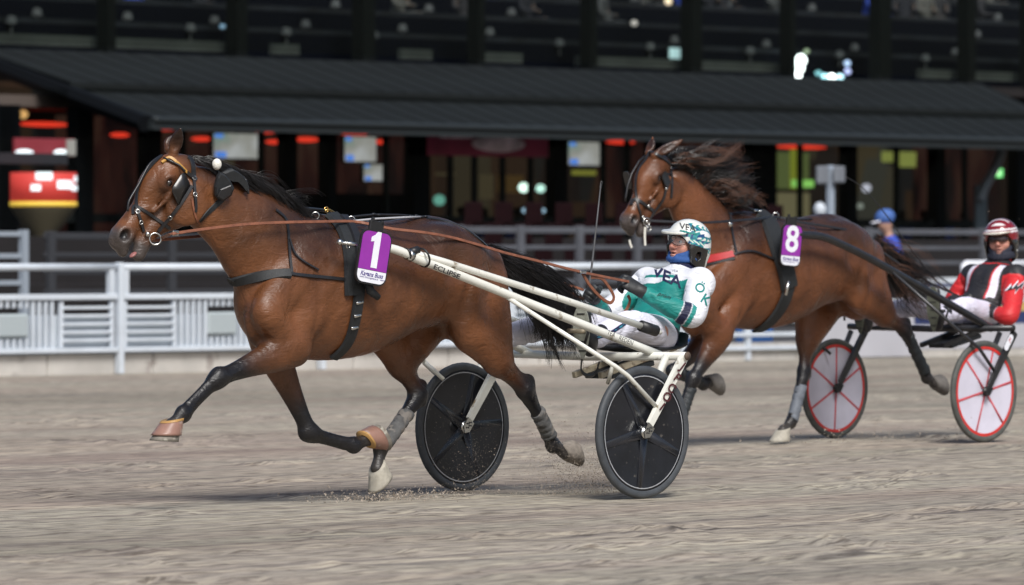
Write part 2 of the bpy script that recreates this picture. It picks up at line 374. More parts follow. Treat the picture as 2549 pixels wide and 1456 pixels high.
def build_horse(S, h=0.0085):
    fr, root = S['fr'], S['root']
    Fd = Field(S['lo'], S['hi'], h)
    dx = S['dx']                               # the trunk template is written for withers at x = 1.80
    zs = S.get('zs', 1.0); g = lambda p: (p[0] + dx, p[1] * zs, p[2] * zs, *[q * zs for q in p[3:]]) if len(p) > 2 else (p[0] + dx,)
    # trunk
    Fd.chain([g(p) for p in ((.64, 0, 1.16, .13, .15), (.78, 0, 1.205, .225, .23), (.95, 0, 1.215, .283, .262), (1.2, 0, 1.175, .300, .272), (1.45, 0, 1.13, .345, .275),
                       (1.68, 0, 1.125, .368, .250), (1.88, 0, 1.12, .350, .205), (2.0, 0, 1.09, .29, .19), (2.08, 0, 1.05, .20, .17))], k=.05)
    Fd.chain([g(p) for p in ((.53, 0, 1.315, .04, .035), (.72, 0, 1.41, .06, .05), (.95, 0, 1.455, .06, .06), (1.3, 0, 1.42, .06, .06), (1.6, 0, 1.44, .07, .05), (1.8, 0, 1.46, .07, .035), (1.95, 0, 1.43, .08, .04))], k=.06)
    # belly line running up to the flank
    Fd.ell(g((.62, 0, 1.0)), (.16, .15, .2), k=.08)
    for sd_ in (1, -1):
        lg = S['legs']; far = sd_ < 0
        # hindquarter muscles
        st = lg['hind_l' if sd_ > 0 else 'hind_r'][0]
        Fd.ell(g((.88, .125 * sd_, 1.33)), (.26, .12, .14), k=.05, M=Matrix.Rotation(R(-12), 3, 'Y'))
        Fd.ell(g((.62, .115 * sd_, 1.13)), (.12, .09, .23), k=.05, M=Matrix.Rotation(R(-12), 3, 'Y'))
        Fd.chain([g((.92, .15 * sd_, 1.3, .10, .08)), ((.92 + dx + st[0]) / 2, .17 * sd_, 1.1, .14, .085), (st[0], st[1], st[2], .115, .08)], k=.06)
        hl = lg['hind_l' if sd_ > 0 else 'hind_r']
        Fd.chain([(g((.58,))[0], .11 * sd_, 1.16, .085, .08), ((.58 + dx + hl[0][0]) / 2 - .065, .14 * sd_, .98 * zs, .135, .095), (hl[0][0] * .55 + hl[1][0] * .45 - .015, hl[0][1] * .55 + hl[1][1] * .45, hl[0][2] * .55 + hl[1][2] * .45, .098, .066)], k=.06)
        # shoulder blade, upper arm, triceps
        fl = lg['fore_l' if sd_ > 0 else 'fore_r']; el = fl[0]; sp = fl[-1]
        Fd.chain([g((1.84, .085 * sd_, 1.40, .10, .05)), g((1.98, .135 * sd_, 1.22, .12, .07)), (sp[0] - .03, sp[1] * .93, sp[2] + .03, .10, .075), (sp[0], sp[1] * .95, sp[2] - .02, .08, .07)], k=.045)
        Fd.chain([(sp[0] - .02, sp[1] * .95, sp[2] - .04, .09, .07), (el[0] + .02, el[1], el[2] + .03, .10, .07)], k=.05, spl=1)
        Fd.chain([g((1.80, .15 * sd_, 1.22, .08, .055)), ((1.84 + dx + el[0]) / 2, .165 * sd_, 1.03, .115, .06), (el[0] - .03, el[1], el[2] + .05, .085, .06)], k=.04)
        Fd.ell((sp[0] - .02, .075 * sd_, sp[2] - .06), (.085, .07, .14), k=.03)
        # ribs and flank hollow
        Fd.ell(g((.98, .29 * sd_, 1.26)), (.075, .05, .11), k=.06, sub=True)
        # flank fold, elbow and shoulder grooves, hamstring line, rib hints
        G = lambda rows, r, k: Fd.chain([(*g(p)[:3], r, r) for p in rows], k=k, sub=True)
        G([(.86, .275 * sd_, 1.22), (.90, .270 * sd_, 1.10), (.93, .245 * sd_, .98), (.96, .20 * sd_, .90)], .010, .045)
        
        G([(el[0] - .13, .245 * sd_, 1.12), (el[0] - .13, .24 * sd_, .98), (el[0] - .10, .20 * sd_, .84)], .010, .040)
        G([(sp[0] - .15, .235 * sd_, sp[2] + .22), (sp[0] - .12, .245 * sd_, sp[2] + .08), (sp[0] - .10, .24 * sd_, sp[2] - .04)], .008, .035)
        for q_ in range(4): G([(1.12 + .11 * q_, .287 * sd_, 1.20), (1.09 + .11 * q_, .287 * sd_, 1.05), (1.05 + .11 * q_, .26 * sd_, .95)], .004, .03)
        Fd.chain([(*g((.83, .235 * sd_, 1.12))[:3], .03, .02), (*g((.84, .235 * sd_, 1.0))[:3], .032, .02), (*g((.86, .20 * sd_, .92))[:3], .03, .02)], k=.04)
    # legs
    shin = {}
    for nm, J in S['legs'].items():
        fore = nm.startswith('fore')
        if fore:
            e, kn, fe, co = [np.array(p) for p in J[:4]]; m = lambda a, b, t: tuple(a + (b - a) * t)
            back = np.array([-(kn - e)[2], 0, (kn - e)[0]]); back /= np.linalg.norm(back)      # in-plane normal
            cn = (fe - kn); cb = np.array([-cn[2], 0, cn[0]]) / np.linalg.norm(cn)
            Fd.chain([(*m(e, kn, -.05), .105, .075), (*m(e, kn, .2), .092, .068), (*m(e, kn, .5), .066, .050), (*m(e, kn, .82), .046, .040), (*m(e, kn, .97), .053, .046)], k=.035)
            Fd.chain([(*m(kn, fe, -.05), .051, .045), (*m(kn, fe, .08), .050, .044), (*m(kn, fe, .25), .036, .030), (*m(kn, fe, .6), .033, .026), (*m(kn, fe, .85), .037, .030), (*fe, .044, .036)], k=.022)
            Fd.chain([(*fe, .042, .035), (*m(fe, co, .5), .033, .030), (*co, .042, .038)], k=.02)
            Fd.chain([(*(m(kn, fe, .12) + cb * S.get('tend', .022)), .014, .012), (*(m(kn, fe, .8) + cb * S.get('tend', .022)), .014, .012)], k=.02, spl=1)
        else:
            s_, hk, fe, co = [np.array(p) for p in J[:4]]; m = lambda a, b, t: tuple(a + (b - a) * t)
            gz = hk - s_; gb = np.array([gz[2], 0, -gz[0]]) / np.linalg.norm(gz); gb *= -1 if gb[0] > 0 else 1     # towards the rear
            cn = fe - hk; cb = np.array([cn[2], 0, -cn[0]]) / np.linalg.norm(cn); cb *= -1 if cb[0] > 0 else 1
            Fd.chain([(*m(s_, hk, -.02), .118, .078), (*m(s_, hk, .22), .104, .07), (*m(s_, hk, .5), .076, .052), (*m(s_, hk, .8), .047, .036), (*m(s_, hk, .96), .052, .042)], k=.035)
            Fd.chain([(*(np.array(m(s_, hk, .45)) + gb * .045), .03, .02), (*(np.array(m(s_, hk, .8)) + gb * .045), .016, .014), (*(hk + gb * .052 + np.array([0, 0, .03])), .022, .02), (*(hk + cb * .05), .02, .02)], k=.018)
            Fd.chain([(*m(hk, fe, -.03), .050, .044), (*m(hk, fe, .12), .045, .040), (*m(hk, fe, .32), .034, .029), (*m(hk, fe, .65), .032, .027), (*m(hk, fe, .88), .037, .031), (*fe, .043, .036)], k=.022)
            Fd.chain([(*(hk + cb * .048), .02, .018), (*(np.array(m(hk, fe, .25)) + cb * .022), .016, .014), (*(np.array(m(hk, fe, .8)) + cb * .022), .013, .012)], k=.02)
            Fd.chain([(*fe, .041, .035), (*m(fe, co, .5), .033, .030), (*co, .042, .038)], k=.02)
    # neck
    Fd.chain(S['neck'], k=.05)
    for p in S.get('neck_extra', []): Fd.chain(*p[:1], **p[1])
    # head
    P = Vector(S['poll']); u, v, w = head_axes(*S['head']); sc = S.get('hs', 1.0)
    H = lambda a, b, c: tuple(P + (u * a + v * b + w * c) * sc)
    hc = lambda rows, **kw: Fd.chain([(*H(a, b, c), ra * sc, rb * sc) for a, b, c, ra, rb in rows], lat=tuple(v), **kw)
    Mh = Matrix((u, v, w)).transposed()
    hc([(.045, 0, -.035, .075, .066), (.09, 0, .008, .086, .082), (.15, 0, .020, .094, .086), (.22, 0, .026, .088, .072), (.32, 0, .010, .062, .056), (.42, 0, .008, .060, .050), (.50, 0, .012, .060, .052), (.545, 0, .012, .056, .050)], k=.03)
    for s_ in (1, -1):
        Fd.ell(H(.19, .058 * s_, -.150), (.115 * sc, .032 * sc, .112 * sc), k=.035, M=Mh)                # jowl
        Fd.ell(H(.168, .082 * s_, .014), (.052 * sc, .026 * sc, .040 * sc), k=.025, M=Mh); Fd.chain([(*H(.130, .098 * s_, .008), .009, .008), (*H(.158, .103 * s_, .030), .010, .009), (*H(.198, .092 * s_, .018), .008, .008)], k=.012)                  # eye socket
        hc([(.19, .084 * s_, -.045, .014, .012), (.26, .070 * s_, -.042, .012, .010), (.33, .056 * s_, -.035, .010, .009)], k=.018)   # facial crest
        Fd.ell(H(.515, .042 * s_, .014), (.055 * sc, .029 * sc, .050 * sc), k=.02, M=Mh)                  # nostril wing
        Fd.ell(H(.522, .066 * s_, .016), (.036 * sc, .036 * sc, .026 * sc), k=.006, M=Mh, sub=True)
        Fd.ell(H(.170, .114 * s_, .002), (.030 * sc, .020 * sc, .019 * sc), k=.006, M=Mh, sub=True)      # lid opening
    hc([(.24, 0, -.145, .090, .056), (.33, 0, -.112, .065, .046), (.42, 0, -.092, .052, .040), (.50, 0, -.108, .043, .036), (.54, 0, -.120, .036, .034)], k=.03)
    hc([(.555, 0, -.015, .042, .046), (.585, 0, -.045, .026, .034)], k=.025, spl=1)
    hc([(.455, .055, -.058, .0045, .03), (.52, .05, -.066, .005, .03), (.60, .03, -.088, .006, .04)], k=.006, sub=True)
    hc([(.455, -.055, -.058, .0045, .03), (.52, -.05, -.066, .005, .03), (.60, -.03, -.088, .006, .04)], k=.006, sub=True)
    for (b, t_, f_) in S['ears']:
        bb = Vector(H(*b)); tt = Vector(t_) if len(t_) == 3 else None; ear(Fd, bb, tt, f_)
    V, Q = Fd.mesh()
    # coat colour
    n = len(V); col = np.tile(S.get('bay', BAY), (n, 1)).astype(float)
    def mix(c, wt): 
        nonlocal col
        wt = np.clip(wt, 0, 1)[:, None]; col = col * (1 - wt) + np.array(c) * wt
    nz = (np.sin(V[:, 0] * 31 + 4 * np.sin(V[:, 2] * 17)) + np.sin(V[:, 2] * 41 + V[:, 1] * 23)) * .25
    top = smooth01(V[:, 2] / zs + .05 * nz, 1.02, 1.50) * (1 - smooth01(V[:, 0], 1.95 + dx, 2.35 + dx)) * .92
    mix(DARK, top); 
    dn, pn = chain_dist(V, [p[:3] for p in S['neck']]); hq = (V - np.array(P)) @ np.array(u); inneck = (V[:, 0] > 1.9 + dx) & (V[:, 2] > 1.15 * zs) & (dn < .4); mix(DARK, inneck * (1 - smooth01(hq, -.06, .06)) * (.34 + .25 * nz + .35 * smooth01(V[:, 2] - (1.95 - .30 * (V[:, 0] - 1.7)), -.30, .0)) * smooth01(V[:, 0], 1.9 + dx, 2.1 + dx))
    ph = np.array(P); uv = (V - ph) / sc; hu = uv @ np.array(u); hv = uv @ np.array(v); hw = uv @ np.array(w)
    inhead = (hu > -.1) & (hu < .7) & (np.abs(hv) < .2) & (hw > -.32) & (hw < .2)
    mix(DARK, inhead * smooth01(-hu + .02 * nz, -.06, .06) * .8)
    mix(MUZ, inhead * smooth01(hu - hw * .25 + .02 * nz, .455, .53) * .95)
    mix(BLACK, inhead * np.exp(-(((hu - .522) / .034) ** 2 + ((np.abs(hv) - .040) / .030) ** 2 + ((hw - .016) / .026) ** 2)) * 1.2)
    mix(BLACK, inhead * np.exp(-(((hu - .170) / .042) ** 2 + ((hw - .002) / .030) ** 2)) * (np.abs(hv) > .06) * .9)
    mix(DARK, ((V[:, 2] > P.z + S.get('earz', .10)) & inhead) * .75)
    for nm, J in S['legs'].items():
        J4 = [J[0], J[1], J[2], J[3]]; d, par = chain_dist(V, J4); own = d < .135
        own &= (np.sign(J[1][1]) == np.sign(V[:, 1])) | (np.abs(V[:, 1]) < .03) | (d < .07)
        fore = nm.startswith('fore')
        st0, st1 = (.13, .26) if fore else (.20, .33)
        if nm in S.get('lightleg', ()): st0, st1 = .24, .33
        mix(DARK, own * smooth01(par + .02 * nz, st0 - .15, st0 + .05) * .55)
        mix(BLACK, own * smooth01(par + .02 * nz, st0, st1) * smooth01(-d, -.14, -.10))
        mix((.085, .075, .068), own * smooth01(par + .05 * nz, .62 if fore else .5, 1.0) * (.30 if fore else .62))
    body = obj('body', V, Q, m_coat(), root, True, col)
    S['bodymesh'] = (V, Q); S['H'] = H; S['ax'] = (u, v, w)
    S['bvh'] = BVHTree.FromPolygons([tuple(p) for p in V], [tuple(q) for q in Q])
    # eyes
    em = mat('horse_eye', (0.012, 0.007, 0.005), rough=0.06, spec=0.8, coat=1.0)
    for s_ in (1, -1):
        mb = MB(); mb.ball(H(.170, .0755 * s_, .000), .0270 * sc); mb.build('eye', em, root)
    return body
def surf(S, px, py, off=.004, fallback=None):
    """point on the horse's near side seen at px, py (local coordinates) and the outward normal there"""
    fr = S['fr']; o = fr.cam(); t = Vector(fr.L(px, py, fallback if fallback is not None else 0.0)); d = (t - o).normalized()
    loc, nrm, i, dist = S['bvh'].ray_cast(o, d)
    if loc is None or dist > (t - o).length + 1.2:
        loc, nrm, i, dist = S['bvh'].find_nearest(t)
        if fallback is not None: return t, Vector((0, 1, 0))
    if nrm.dot(o - loc) < 0: nrm = -nrm
    return loc + nrm * off, nrm
def strap(S, mb, pix, w=.02, t=.004, off=.003, sub=4):
    """strap lying on the coat through photo positions; rows may carry their own depth y instead of the coat"""
    rows = spline([(p[0], p[1]) for p in pix], sub) if len(pix) > 2 else np.array([(pix[0][0] + (pix[1][0] - pix[0][0]) * k / 6, pix[0][1] + (pix[1][1] - pix[0][1]) * k / 6) for k in range(7)])
    P_, N_ = [], []
    for r in rows:
        p, n_ = surf(S, r[0], r[1], off); P_.append(p); N_.append(n_)
    # soften
    for _ in range(5):
        P_ = [P_[0]] + [P_[i] * .5 + (P_[i - 1] + P_[i + 1]) * .25 for i in range(1, len(P_) - 1)] + [P_[-1]]
        N_ = [N_[0]] + [(N_[i] * 2 + N_[i - 1] + N_[i + 1]).normalized() for i in range(1, len(N_) - 1)] + [N_[-1]]
    for _ in range(14): N_ = [N_[0].lerp(N_[1], .5).normalized()] + [(N_[i] * 2 + N_[i - 1] + N_[i + 1]).normalized() for i in range(1, len(N_) - 1)] + [N_[-1].lerp(N_[-2], .5).normalized()]
    for i, p in enumerate(P_):                            # keep it outside the coat
        loc, nn, _, dist = S['bvh'].find_nearest(p)
        if loc is not None:
            sgn = (p - loc).dot(N_[i])
            if sgn < off: P_[i] = p + N_[i] * (off - sgn)
    for _ in range(2): P_ = [P_[0]] + [P_[i] * .5 + (P_[i - 1] + P_[i + 1]) * .25 for i in range(1, len(P_) - 1)] + [P_[-1]]
    mb.ribbon(P_, N_, w, t); return P_, N_
def hair(mb_v, mb_f, root, path, r0=.0016, seg=8, sides=3):
    """one strand of hair: tapered tube along path (numpy rows)"""
    P = path; n = len(P); base = len(mb_v) // 1
    for i in range(n):
        d = P[min(i + 1, n - 1)] - P[max(i - 1, 0)]; d = d / (np.linalg.norm(d) + 1e-9)
        a = np.cross(d, (0.3, .9, .1)); a /= np.linalg.norm(a) + 1e-9; b = np.cross(a, d); r = r0 * (1 - .75 * i / (n - 1))
        for k in range(sides): t = 2 * math.pi * k / sides; mb_v.append(P[i] + (a * math.cos(t) + b * math.sin(t)) * r)
    for i in range(n - 1):
        for k in range(sides): mb_f.append((base + i * sides + k, base + i * sides + (k + 1) % sides, base + (i + 1) * sides + (k + 1) % sides, base + (i + 1) * sides + k))
def hair_mass(name, guides, count, spread, m, parent, r0=.002, curl=.01, jit=1.0, seg=10, lenvar=.25):
    """many strands following guide curves (lists of points) with noise"""
    v, f = [], []; G = [spline(g, 4) for g in guides]
    G = [np.array([g[int(round(t * (len(g) - 1)))] for t in np.linspace(0, 1, seg)]) for g in G]
    ncl = max(count // 11, 3); cx = rng.random(ncl) * (len(G) - 1); cd = rng.normal(0, 1, (ncl, 3)); cp = rng.random((ncl, 3)) * 6.28; cf = 4 + 5 * rng.random(ncl); cl_ = rng.random(ncl)
    for c in range(count):
        q = rng.integers(ncl); x = float(np.clip(cx[q] + rng.normal(0, .12), 0, len(G) - 1.001)); i = int(x); t = x - i; P = G[i] * (1 - t) + G[i + 1] * t if len(G) > 1 else G[0].copy()
        s_ = np.linspace(0, 1, seg)[:, None]; dev = cd[q] * np.array(spread) * jit; d2 = rng.normal(0, 1, 3) * np.array(spread) * .38
        ph = cp[q] + rng.normal(0, .25, 3); P = P + dev * (.15 + s_ ** 1.2) + d2 * (.9 - .55 * s_ + (1.4 * s_ ** 2 if rng.random() < .12 else 0)) + curl * 1.3 * np.sin(s_ * cf[q] + ph) * s_
        L_ = 1 - lenvar * (.7 * cl_[q] + .3 * rng.random()); k = np.linspace(0, (seg - 1) * L_, seg); k0 = np.floor(k).astype(int); k1 = np.minimum(k0 + 1, seg - 1); fr_ = (k - k0)[:, None]
        hair(v, f, None, P[k0] * (1 - fr_) + P[k1] * fr_, r0 * (.7 + .6 * rng.random()))
    return obj(name, np.array(v), np.array(f), m, parent, True)

# ---- the leading horse (race number 1)
H1 = Frame(.213, 31.4, 45)
horse1 = thing('horse', 'leading bay trotting horse wearing plate 1, both head and ears in full view', 'horse', (H1.X0, H1.Y0, 0), H1.rz)
L = H1.L
legs1 = dict(
    fore_l=[L(722, 868, .145), L(541, 942, .12), L(456, 1030, .105), L(424, 1062, .10), L(668, 770, .165)],
    fore_r=[(1.95, -.145, .84), L(770, 1078, -.12), L(880, 1108, -.105), L(922, 1090, -.10), (2.03, -.155, .98)],
    hind_l=[(.775, .165, .905), L(1309, 975, .15), L(1376, 1108, .125), L(1404, 1124, .12), None],
    hind_r=[(1.10, -.165, .90), L(1040, 985, -.14), L(947, 1115, -.11), L(940, 1165, -.10), None])
def nk(fr, px, py, y, ra, rb): return (*fr.L(px, py, y), ra, rb)
S1 = dict(fr=H1, root=horse1, lo=(-.12, -.34, .1), hi=(3.3, .36, 2.05), dx=0.0, legs=legs1,
    neck=[(1.90, 0, 1.18, .31, .16), nk(H1, 655, 612, 0, .275, .135), nk(H1, 590, 552, -.01, .215, .10), nk(H1, 532, 510, -.025, .178, .086), nk(H1, 494, 486, -.035, .15, .078)],
    poll=L(452, 392, -.05), head=(-20, 52), hs=1.0,
    ears=[((.012, .048, .070), L(450, 318, .05), (.55, .85, -.1)), ((-.012, -.050, .070), L(430, 336, -.11), (.6, .8, 0))])
build_horse(S1)

m_hoof = mat('hoof', (0.20, 0.18, 0.15), rough=.7, var=.35, vscale=25, bump=.002, bscale=40, wear=((.34, .32, .27), 30, .55))
m_rub = mat('bell_boot', (0.27, 0.15, 0.115), rough=.38, var=.22, vscale=14, wear=((.36, .28, .24), 15, .60)); m_band = mat('boot_rim', (0.42, .24, .08), rough=.5)
m_wrap = mat('leg_wrap', (0.085, 0.085, 0.085), rough=.8, var=.45, vscale=22, bump=.008, bscale=30, wear=((.17, .155, .14), 16, .52)); m_white = mat('hoof_pale', (0.36, .335, .28), rough=.65, var=.25, vscale=30, bump=.002, bscale=50)
def hooves(S, spec):
    for nm, th, boot, hm in spec:
        J = S['legs'][nm]; c = J[3]; mb = MB(); hoof_mesh(mb, c, th); mb.build('hoof', hm, S['root'])
        if boot:
            mb = MB(); hoof_mesh(mb, c, th, top=-.25, bot=.66, grow=.011); b = mb.build('bell_boot', m_rub, S['root'])
            mb = MB(); hoof_mesh(mb, c, th, top=-.30, bot=-.18, grow=.013); mb.build('boot_rim', m_band, b)
def leg_wraps(S, spec, m):
    for nm, a, b in spec:
        J = S['legs'][nm]; p, q = Vector(J[1]), Vector(J[2]); pts = [p.lerp(q, a + (b - a) * k / 8) for k in range(9)]
        d = (q - p).normalized(); bk = Vector((d.z, 0, -d.x)); bk = bk if bk.x < 0 else -bk
        mb = MB(); pts = [p.lerp(q, a + (b - a) * k / 16) for k in range(17)]; mb.tube([x + bk * (.008 + .003 * math.sin(i * 1.9)) for i, x in enumerate(pts)], [.041 + (.004 if k in (1, 15) else 0) + .0025 * math.sin(k * 2.3 + a * 9) for k in range(17)], 18); mb.build('leg_wrap', m, S['root'])
hooves(S1, [('fore_l', 4, True, m_hoof), ('fore_r', -118, True, m_hoof), ('hind_l', -112, False, mat('sandy_hoof', (.24, .21, .18), rough=.85, var=.4, vscale=25, bump=.003, bscale=50)), ('hind_r', -40, False, m_white)])
leg_wraps(S1, [('hind_l', .38, .86), ('hind_r', .30, .88)], m_wrap)
# mane, forelock, tail
m_hair = mat('black_hair', (0.013, 0.011, 0.011), rough=.34, spec=.7, var=.8, vscale=9)
g_ = lambda px, py, y=0: L(px, py, y)
crest = [(478, 392), (505, 400), (535, 412), (575, 428), (610, 445), (645, 470), (680, 500), (715, 520), (755, 532)]
guides = []
for i, (cx, cy) in enumerate(crest):
    s_ = i / (len(crest) - 1); ln = .45 + .5 * math.sin(s_ * 3.0)
    a = Vector(L(cx, cy + 4, -.02 + .01 * i / 8)); b = a + Vector((-.03, .03, .012)) * ln; c = a + Vector((-.13, .085, -.04)) * ln; d = a + Vector((-.25, .10, -.14)) * ln
    guides.append([a, b, c, d])
hair_mass('mane', guides, 1300, (.022, .012, .018), m_hair, horse1, r0=.0022, curl=.012)
wisp = [[Vector(L(x, y, .02)), Vector(L(x + 22, y - 10, .03)), Vector(L(x + 52, y - 6, .03)), Vector(L(x + 88, y + 8, .03))] for x, y in ((620, 442), (660, 478), (690, 500), (720, 515))]
hair_mass('mane_wisps', wisp, 70, (.03, .02, .03), m_hair, horse1, r0=.0013, curl=.03, lenvar=.6)
tg = []
for k in range(6):
    t = k / 5; o = Vector(L(1216, 620 + 14 * t, .02 - .04 * t))
    p1 = Vector(L(1262, 636 + 44 * t, .02)); p2 = Vector(L(1338 - 30 * t, 668 + 62 * t, .03 - .03 * t)); p3 = Vector(L(1404 - 58 * t, 722 + 66 * t, -.0)); p4 = Vector(L(1438 - 78 * t, 800 + 40 * t, -.02)); p5 = Vector(L(1446 - 78 * t, 890 - 10 * t, -.05))
    tg.append([o, p1, p2, p3, p4, p5])
hair_mass('tail', tg, 2300, (.034, .04, .030), m_hair, horse1, r0=.0024, curl=.03, seg=14, lenvar=.35)
hair_mass('tail_wisps', tg, 160, (.07, .09, .07), m_hair, horse1, r0=.0013, curl=.06, seg=14, lenvar=.5)
tb = MB(); tb.tube([L(1206, 622, 0), L(1232, 636, 0), L(1262, 658, 0), L(1290, 676, 0)], [.030, .034, .028, .016], 12); tb.build('tail_dock', m_hair, horse1)

# ------------------------------------------------------------------ lettering
def text_mesh(txt, size=1.0, shear=0.0, bold=0.0):
    """outline verts/faces of a line of text, centred, in its own plane; height about size"""
    cu = bpy.data.curves.new('lettering', 'FONT'); cu.body = txt; cu.size = size; cu.align_x = 'CENTER'; cu.align_y = 'CENTER'; cu.shear = shear; cu.offset = bold; cu.resolution_u = 3
    ob = bpy.data.objects.new('lettering', cu); me = ob.to_mesh(); v = [(p.co.x, p.co.y) for p in me.vertices]; f = [tuple(q.vertices) for q in me.polygons]
    ob.to_mesh_clear(); bpy.data.objects.remove(ob); bpy.data.curves.remove(cu); return v, f
def text_on(name, txt, M, size, m, parent, shear=0.0, bold=0.0, fit=None):
    v, f = text_mesh(txt, size, shear, bold)
    if fit: w = max(p[0] for p in v) - min(p[0] for p in v); k = fit / w; v = [(x * k, y) for x, y in v]
    return obj(name, [M @ Vector((x, y, 0)) for x, y in v], f, m, parent, False)
def drape(name, v2, f, place, bvh, o, m, parent, off=.003):
    """lay flat artwork on a curved surface: place maps artwork xy to a photo position near it"""
    import bmesh
    me = bpy.data.meshes.new(name); me.from_pydata([(x, y, 0) for x, y in v2], [], f); bm = bmesh.new(); bm.from_mesh(me)
    bmesh.ops.triangulate(bm, faces=bm.faces[:])
    xs = [p[0] for p in v2]; lim = (max(xs) - min(xs)) / 14
    for _ in range(3):
        e = [x for x in bm.edges if x.calc_length() > lim]
        if not e: break
        bmesh.ops.subdivide_edges(bm, edges=e, cuts=1); bmesh.ops.triangulate(bm, faces=bm.faces[:])
    for p in bm.verts:
        t = Vector(place(p.co.x, p.co.y)); d = (t - o).normalized(); loc, n, i, ds = bvh.ray_cast(o, d)
        if loc is None: loc, n, i, ds = bvh.find_nearest(t)
        if n.dot(d) > 0: n = -n
        p.co = loc + n * off
    bm.to_mesh(me); bm.free(); me.materials.append(m); ob = bpy.data.objects.new(name, me); C.objects.link(ob); ob.parent = parent; return ob
def plane_at(P, right, up):
    r = Vector(right).normalized(); u = Vector(up); u = (u - r * u.dot(r)).normalized(); n = r.cross(u)
    M = Matrix((r, u, n)).transposed().to_4x4(); M.translation = Vector(P); return M
def rrect(w, h, r, n=5):
    out = []
    for cx, cy, a0 in ((w / 2 - r, h / 2 - r, 0), (-w / 2 + r, h / 2 - r, 90), (-w / 2 + r, -h / 2 + r, 180), (w / 2 - r, -h / 2 + r, 270)):
        for k in range(n + 1): a = R(a0 + 90 * k / n); out.append((cx + r * math.cos(a), cy + r * math.sin(a)))
    return out

m_leather = mat('black_leather', (0.014, 0.014, 0.016), rough=.36, var=.3, vscale=40, spec=.55, bump=.0006, bscale=200)
m_pad = mat('black_nylon', (0.012, 0.014, 0.016), rough=.62, var=.3, vscale=60, bump=.0012, bscale=160)
m_brown = mat('brown_leather', (0.20, 0.075, 0.04), rough=.42, var=.3, vscale=30)
m_steel = mat('steel', (0.62, 0.62, 0.60), rough=.22, metal=1.0); m_brass = mat('brass', (0.65, 0.42, 0.14), rough=.3, metal=1.0)
m_gold = mat('gold_braid', (0.45, 0.24, 0.05), rough=.45, var=.5, vscale=300)
m_purple = mat('plate_purple', srgb(142, 48, 158), rough=.4, var=.06, vscale=20); m_pwhite = mat('plate_white', srgb(228, 230, 238), rough=.45, var=.04, vscale=20)
m_plet = mat('plate_lettering', srgb(62, 44, 128), rough=.5); m_blackp = mat('black_plastic', (0.014, .014, .015), rough=.45)
m_fleece = mat('white_fleece', (0.75, 0.73, 0.66), rough=.95, bump=.004, bscale=120)

def number_plate(fr, cx, cy, y, num, tilt, label, w=.205, h=.285):
    c = Vector(fr.L(cx, cy, y)); t = thing('number_plate', label, 'number plate', fr.W(c), fr.rz)
    r = Vector((-math.cos(R(tilt)), .10, -math.sin(R(tilt)))); u = Vector((math.sin(R(tilt)) * -1, .06, math.cos(R(tilt)))); M = plane_at((0, 0, 0), r, u)
    T = lambda x, y_, z: M @ Matrix.Translation((x, y_, z))
    mb = MB(); mb.prism(rrect(w, h, .045), T(0, 0, -.012), .012); mb.build('backing', m_blackp, t, False)
    mb = MB(); q = [p for p in rrect(w - .018, h - .018, .038) if p[1] > -h / 2 + .088]; q = q + [(-(w - .018) / 2, -h / 2 + .075), ((w - .018) / 2, -h / 2 + .075)]
    mb.prism(q, T(0, 0, .0005), .003); mb.build('number_field', m_purple, t, False)
    mb = MB(); q = [((w - .018) / 2, -h / 2 + .073), (-(w - .018) / 2, -h / 2 + .073)] + [p for p in rrect(w - .018, h - .018, .038) if p[1] < -h / 2 + .06][:]
    mb.prism(q[::-1], T(0, 0, .0005), .003); mb.build('sponsor_field', m_pwhite, t, False)
    if num == '1':
        mb = MB(); mb.prism([(-.019, -.088), (.021, -.088), (.021, .102), (-.004, .102), (-.018, .084), (-.040, .070), (-.040, .046), (-.019, .050)], T(0.004, .034, .0036), .0012); mb.build('number', m_pwhite, t, False)
    else: text_on('number', num, T(0.0, .036, .0045), .25, m_pwhite, t, bold=.0055)
    text_on('sponsor_lettering', 'Kagans Buss', T(0, -h / 2 + .052, .0045), .034, m_plet, t, shear=.25, bold=.0007, fit=.150)
    text_on('web_address', 'www.kagansbuss.se', T(.004, -h / 2 + .033, .0045), .014, m_plet, t, fit=.085)
    mb = MB(); mb.box((-.06, -h / 2 + .033, .005), (.03, .0022, .001)); mb.box((.075, -h / 2 + .033, .005), (.03, .0022, .001)); mb.v = [M @ Vector(p) for p in mb.v]; mb.build('rule', m_plet, t, False)
    mb = MB(); mb.box((0, h / 2 + .022, -.02), (.09, .055, .02), bev=.003); mb.box((-.028, h / 2 + .052, -.02), (.014, .03, .02), bev=.003); mb.box((.034, h / 2 + .042, -.02), (.014, .03, .02), bev=.003)
    mb.v = [M @ Vector(p) for p in mb.v]; mb.build('bracket', m_blackp, t, False)
    return t
def near_path(S, rows, y=None):
    return [surf(S, a, b, .012)[0] for a, b in rows]

# ---- harness and bridle of horse 1
br1 = thing('bridle', 'black bridle with gold browband and blinkers on the leading horse', 'bridle', (H1.X0, H1.Y0, 0), H1.rz)
def S_(name, S, pix, w, m, root, t=.004, off=.003):
    mb = MB(); strap(S, mb, pix, w, t, off); return auto_flat(mb.build(name, m, root, True), 40)
S_('browband', S1, [(397.6, 381.8), (410, 380.5), (425.6, 392), (441, 407.3), (464, 429)], .017, m_gold, br1, .008)
S_('browband_loop', S1, [(462, 428), (475, 438), (488, 449)], .022, m_leather, br1, .008)
S_('crownpiece', S1, [(470, 386), (478, 407), (480.5, 428), (482, 448)], .030, m_leather, br1, .006)
S_('cheek_strap', S1, [(482, 448), (483, 468), (485, 489), (487, 509), (486, 528)], .018, m_leather, br1, .006)
S_('throat_latch', S1, [(476.7, 494), (481, 522), (487, 545), (497, 556)], .012, m_brown, br1)
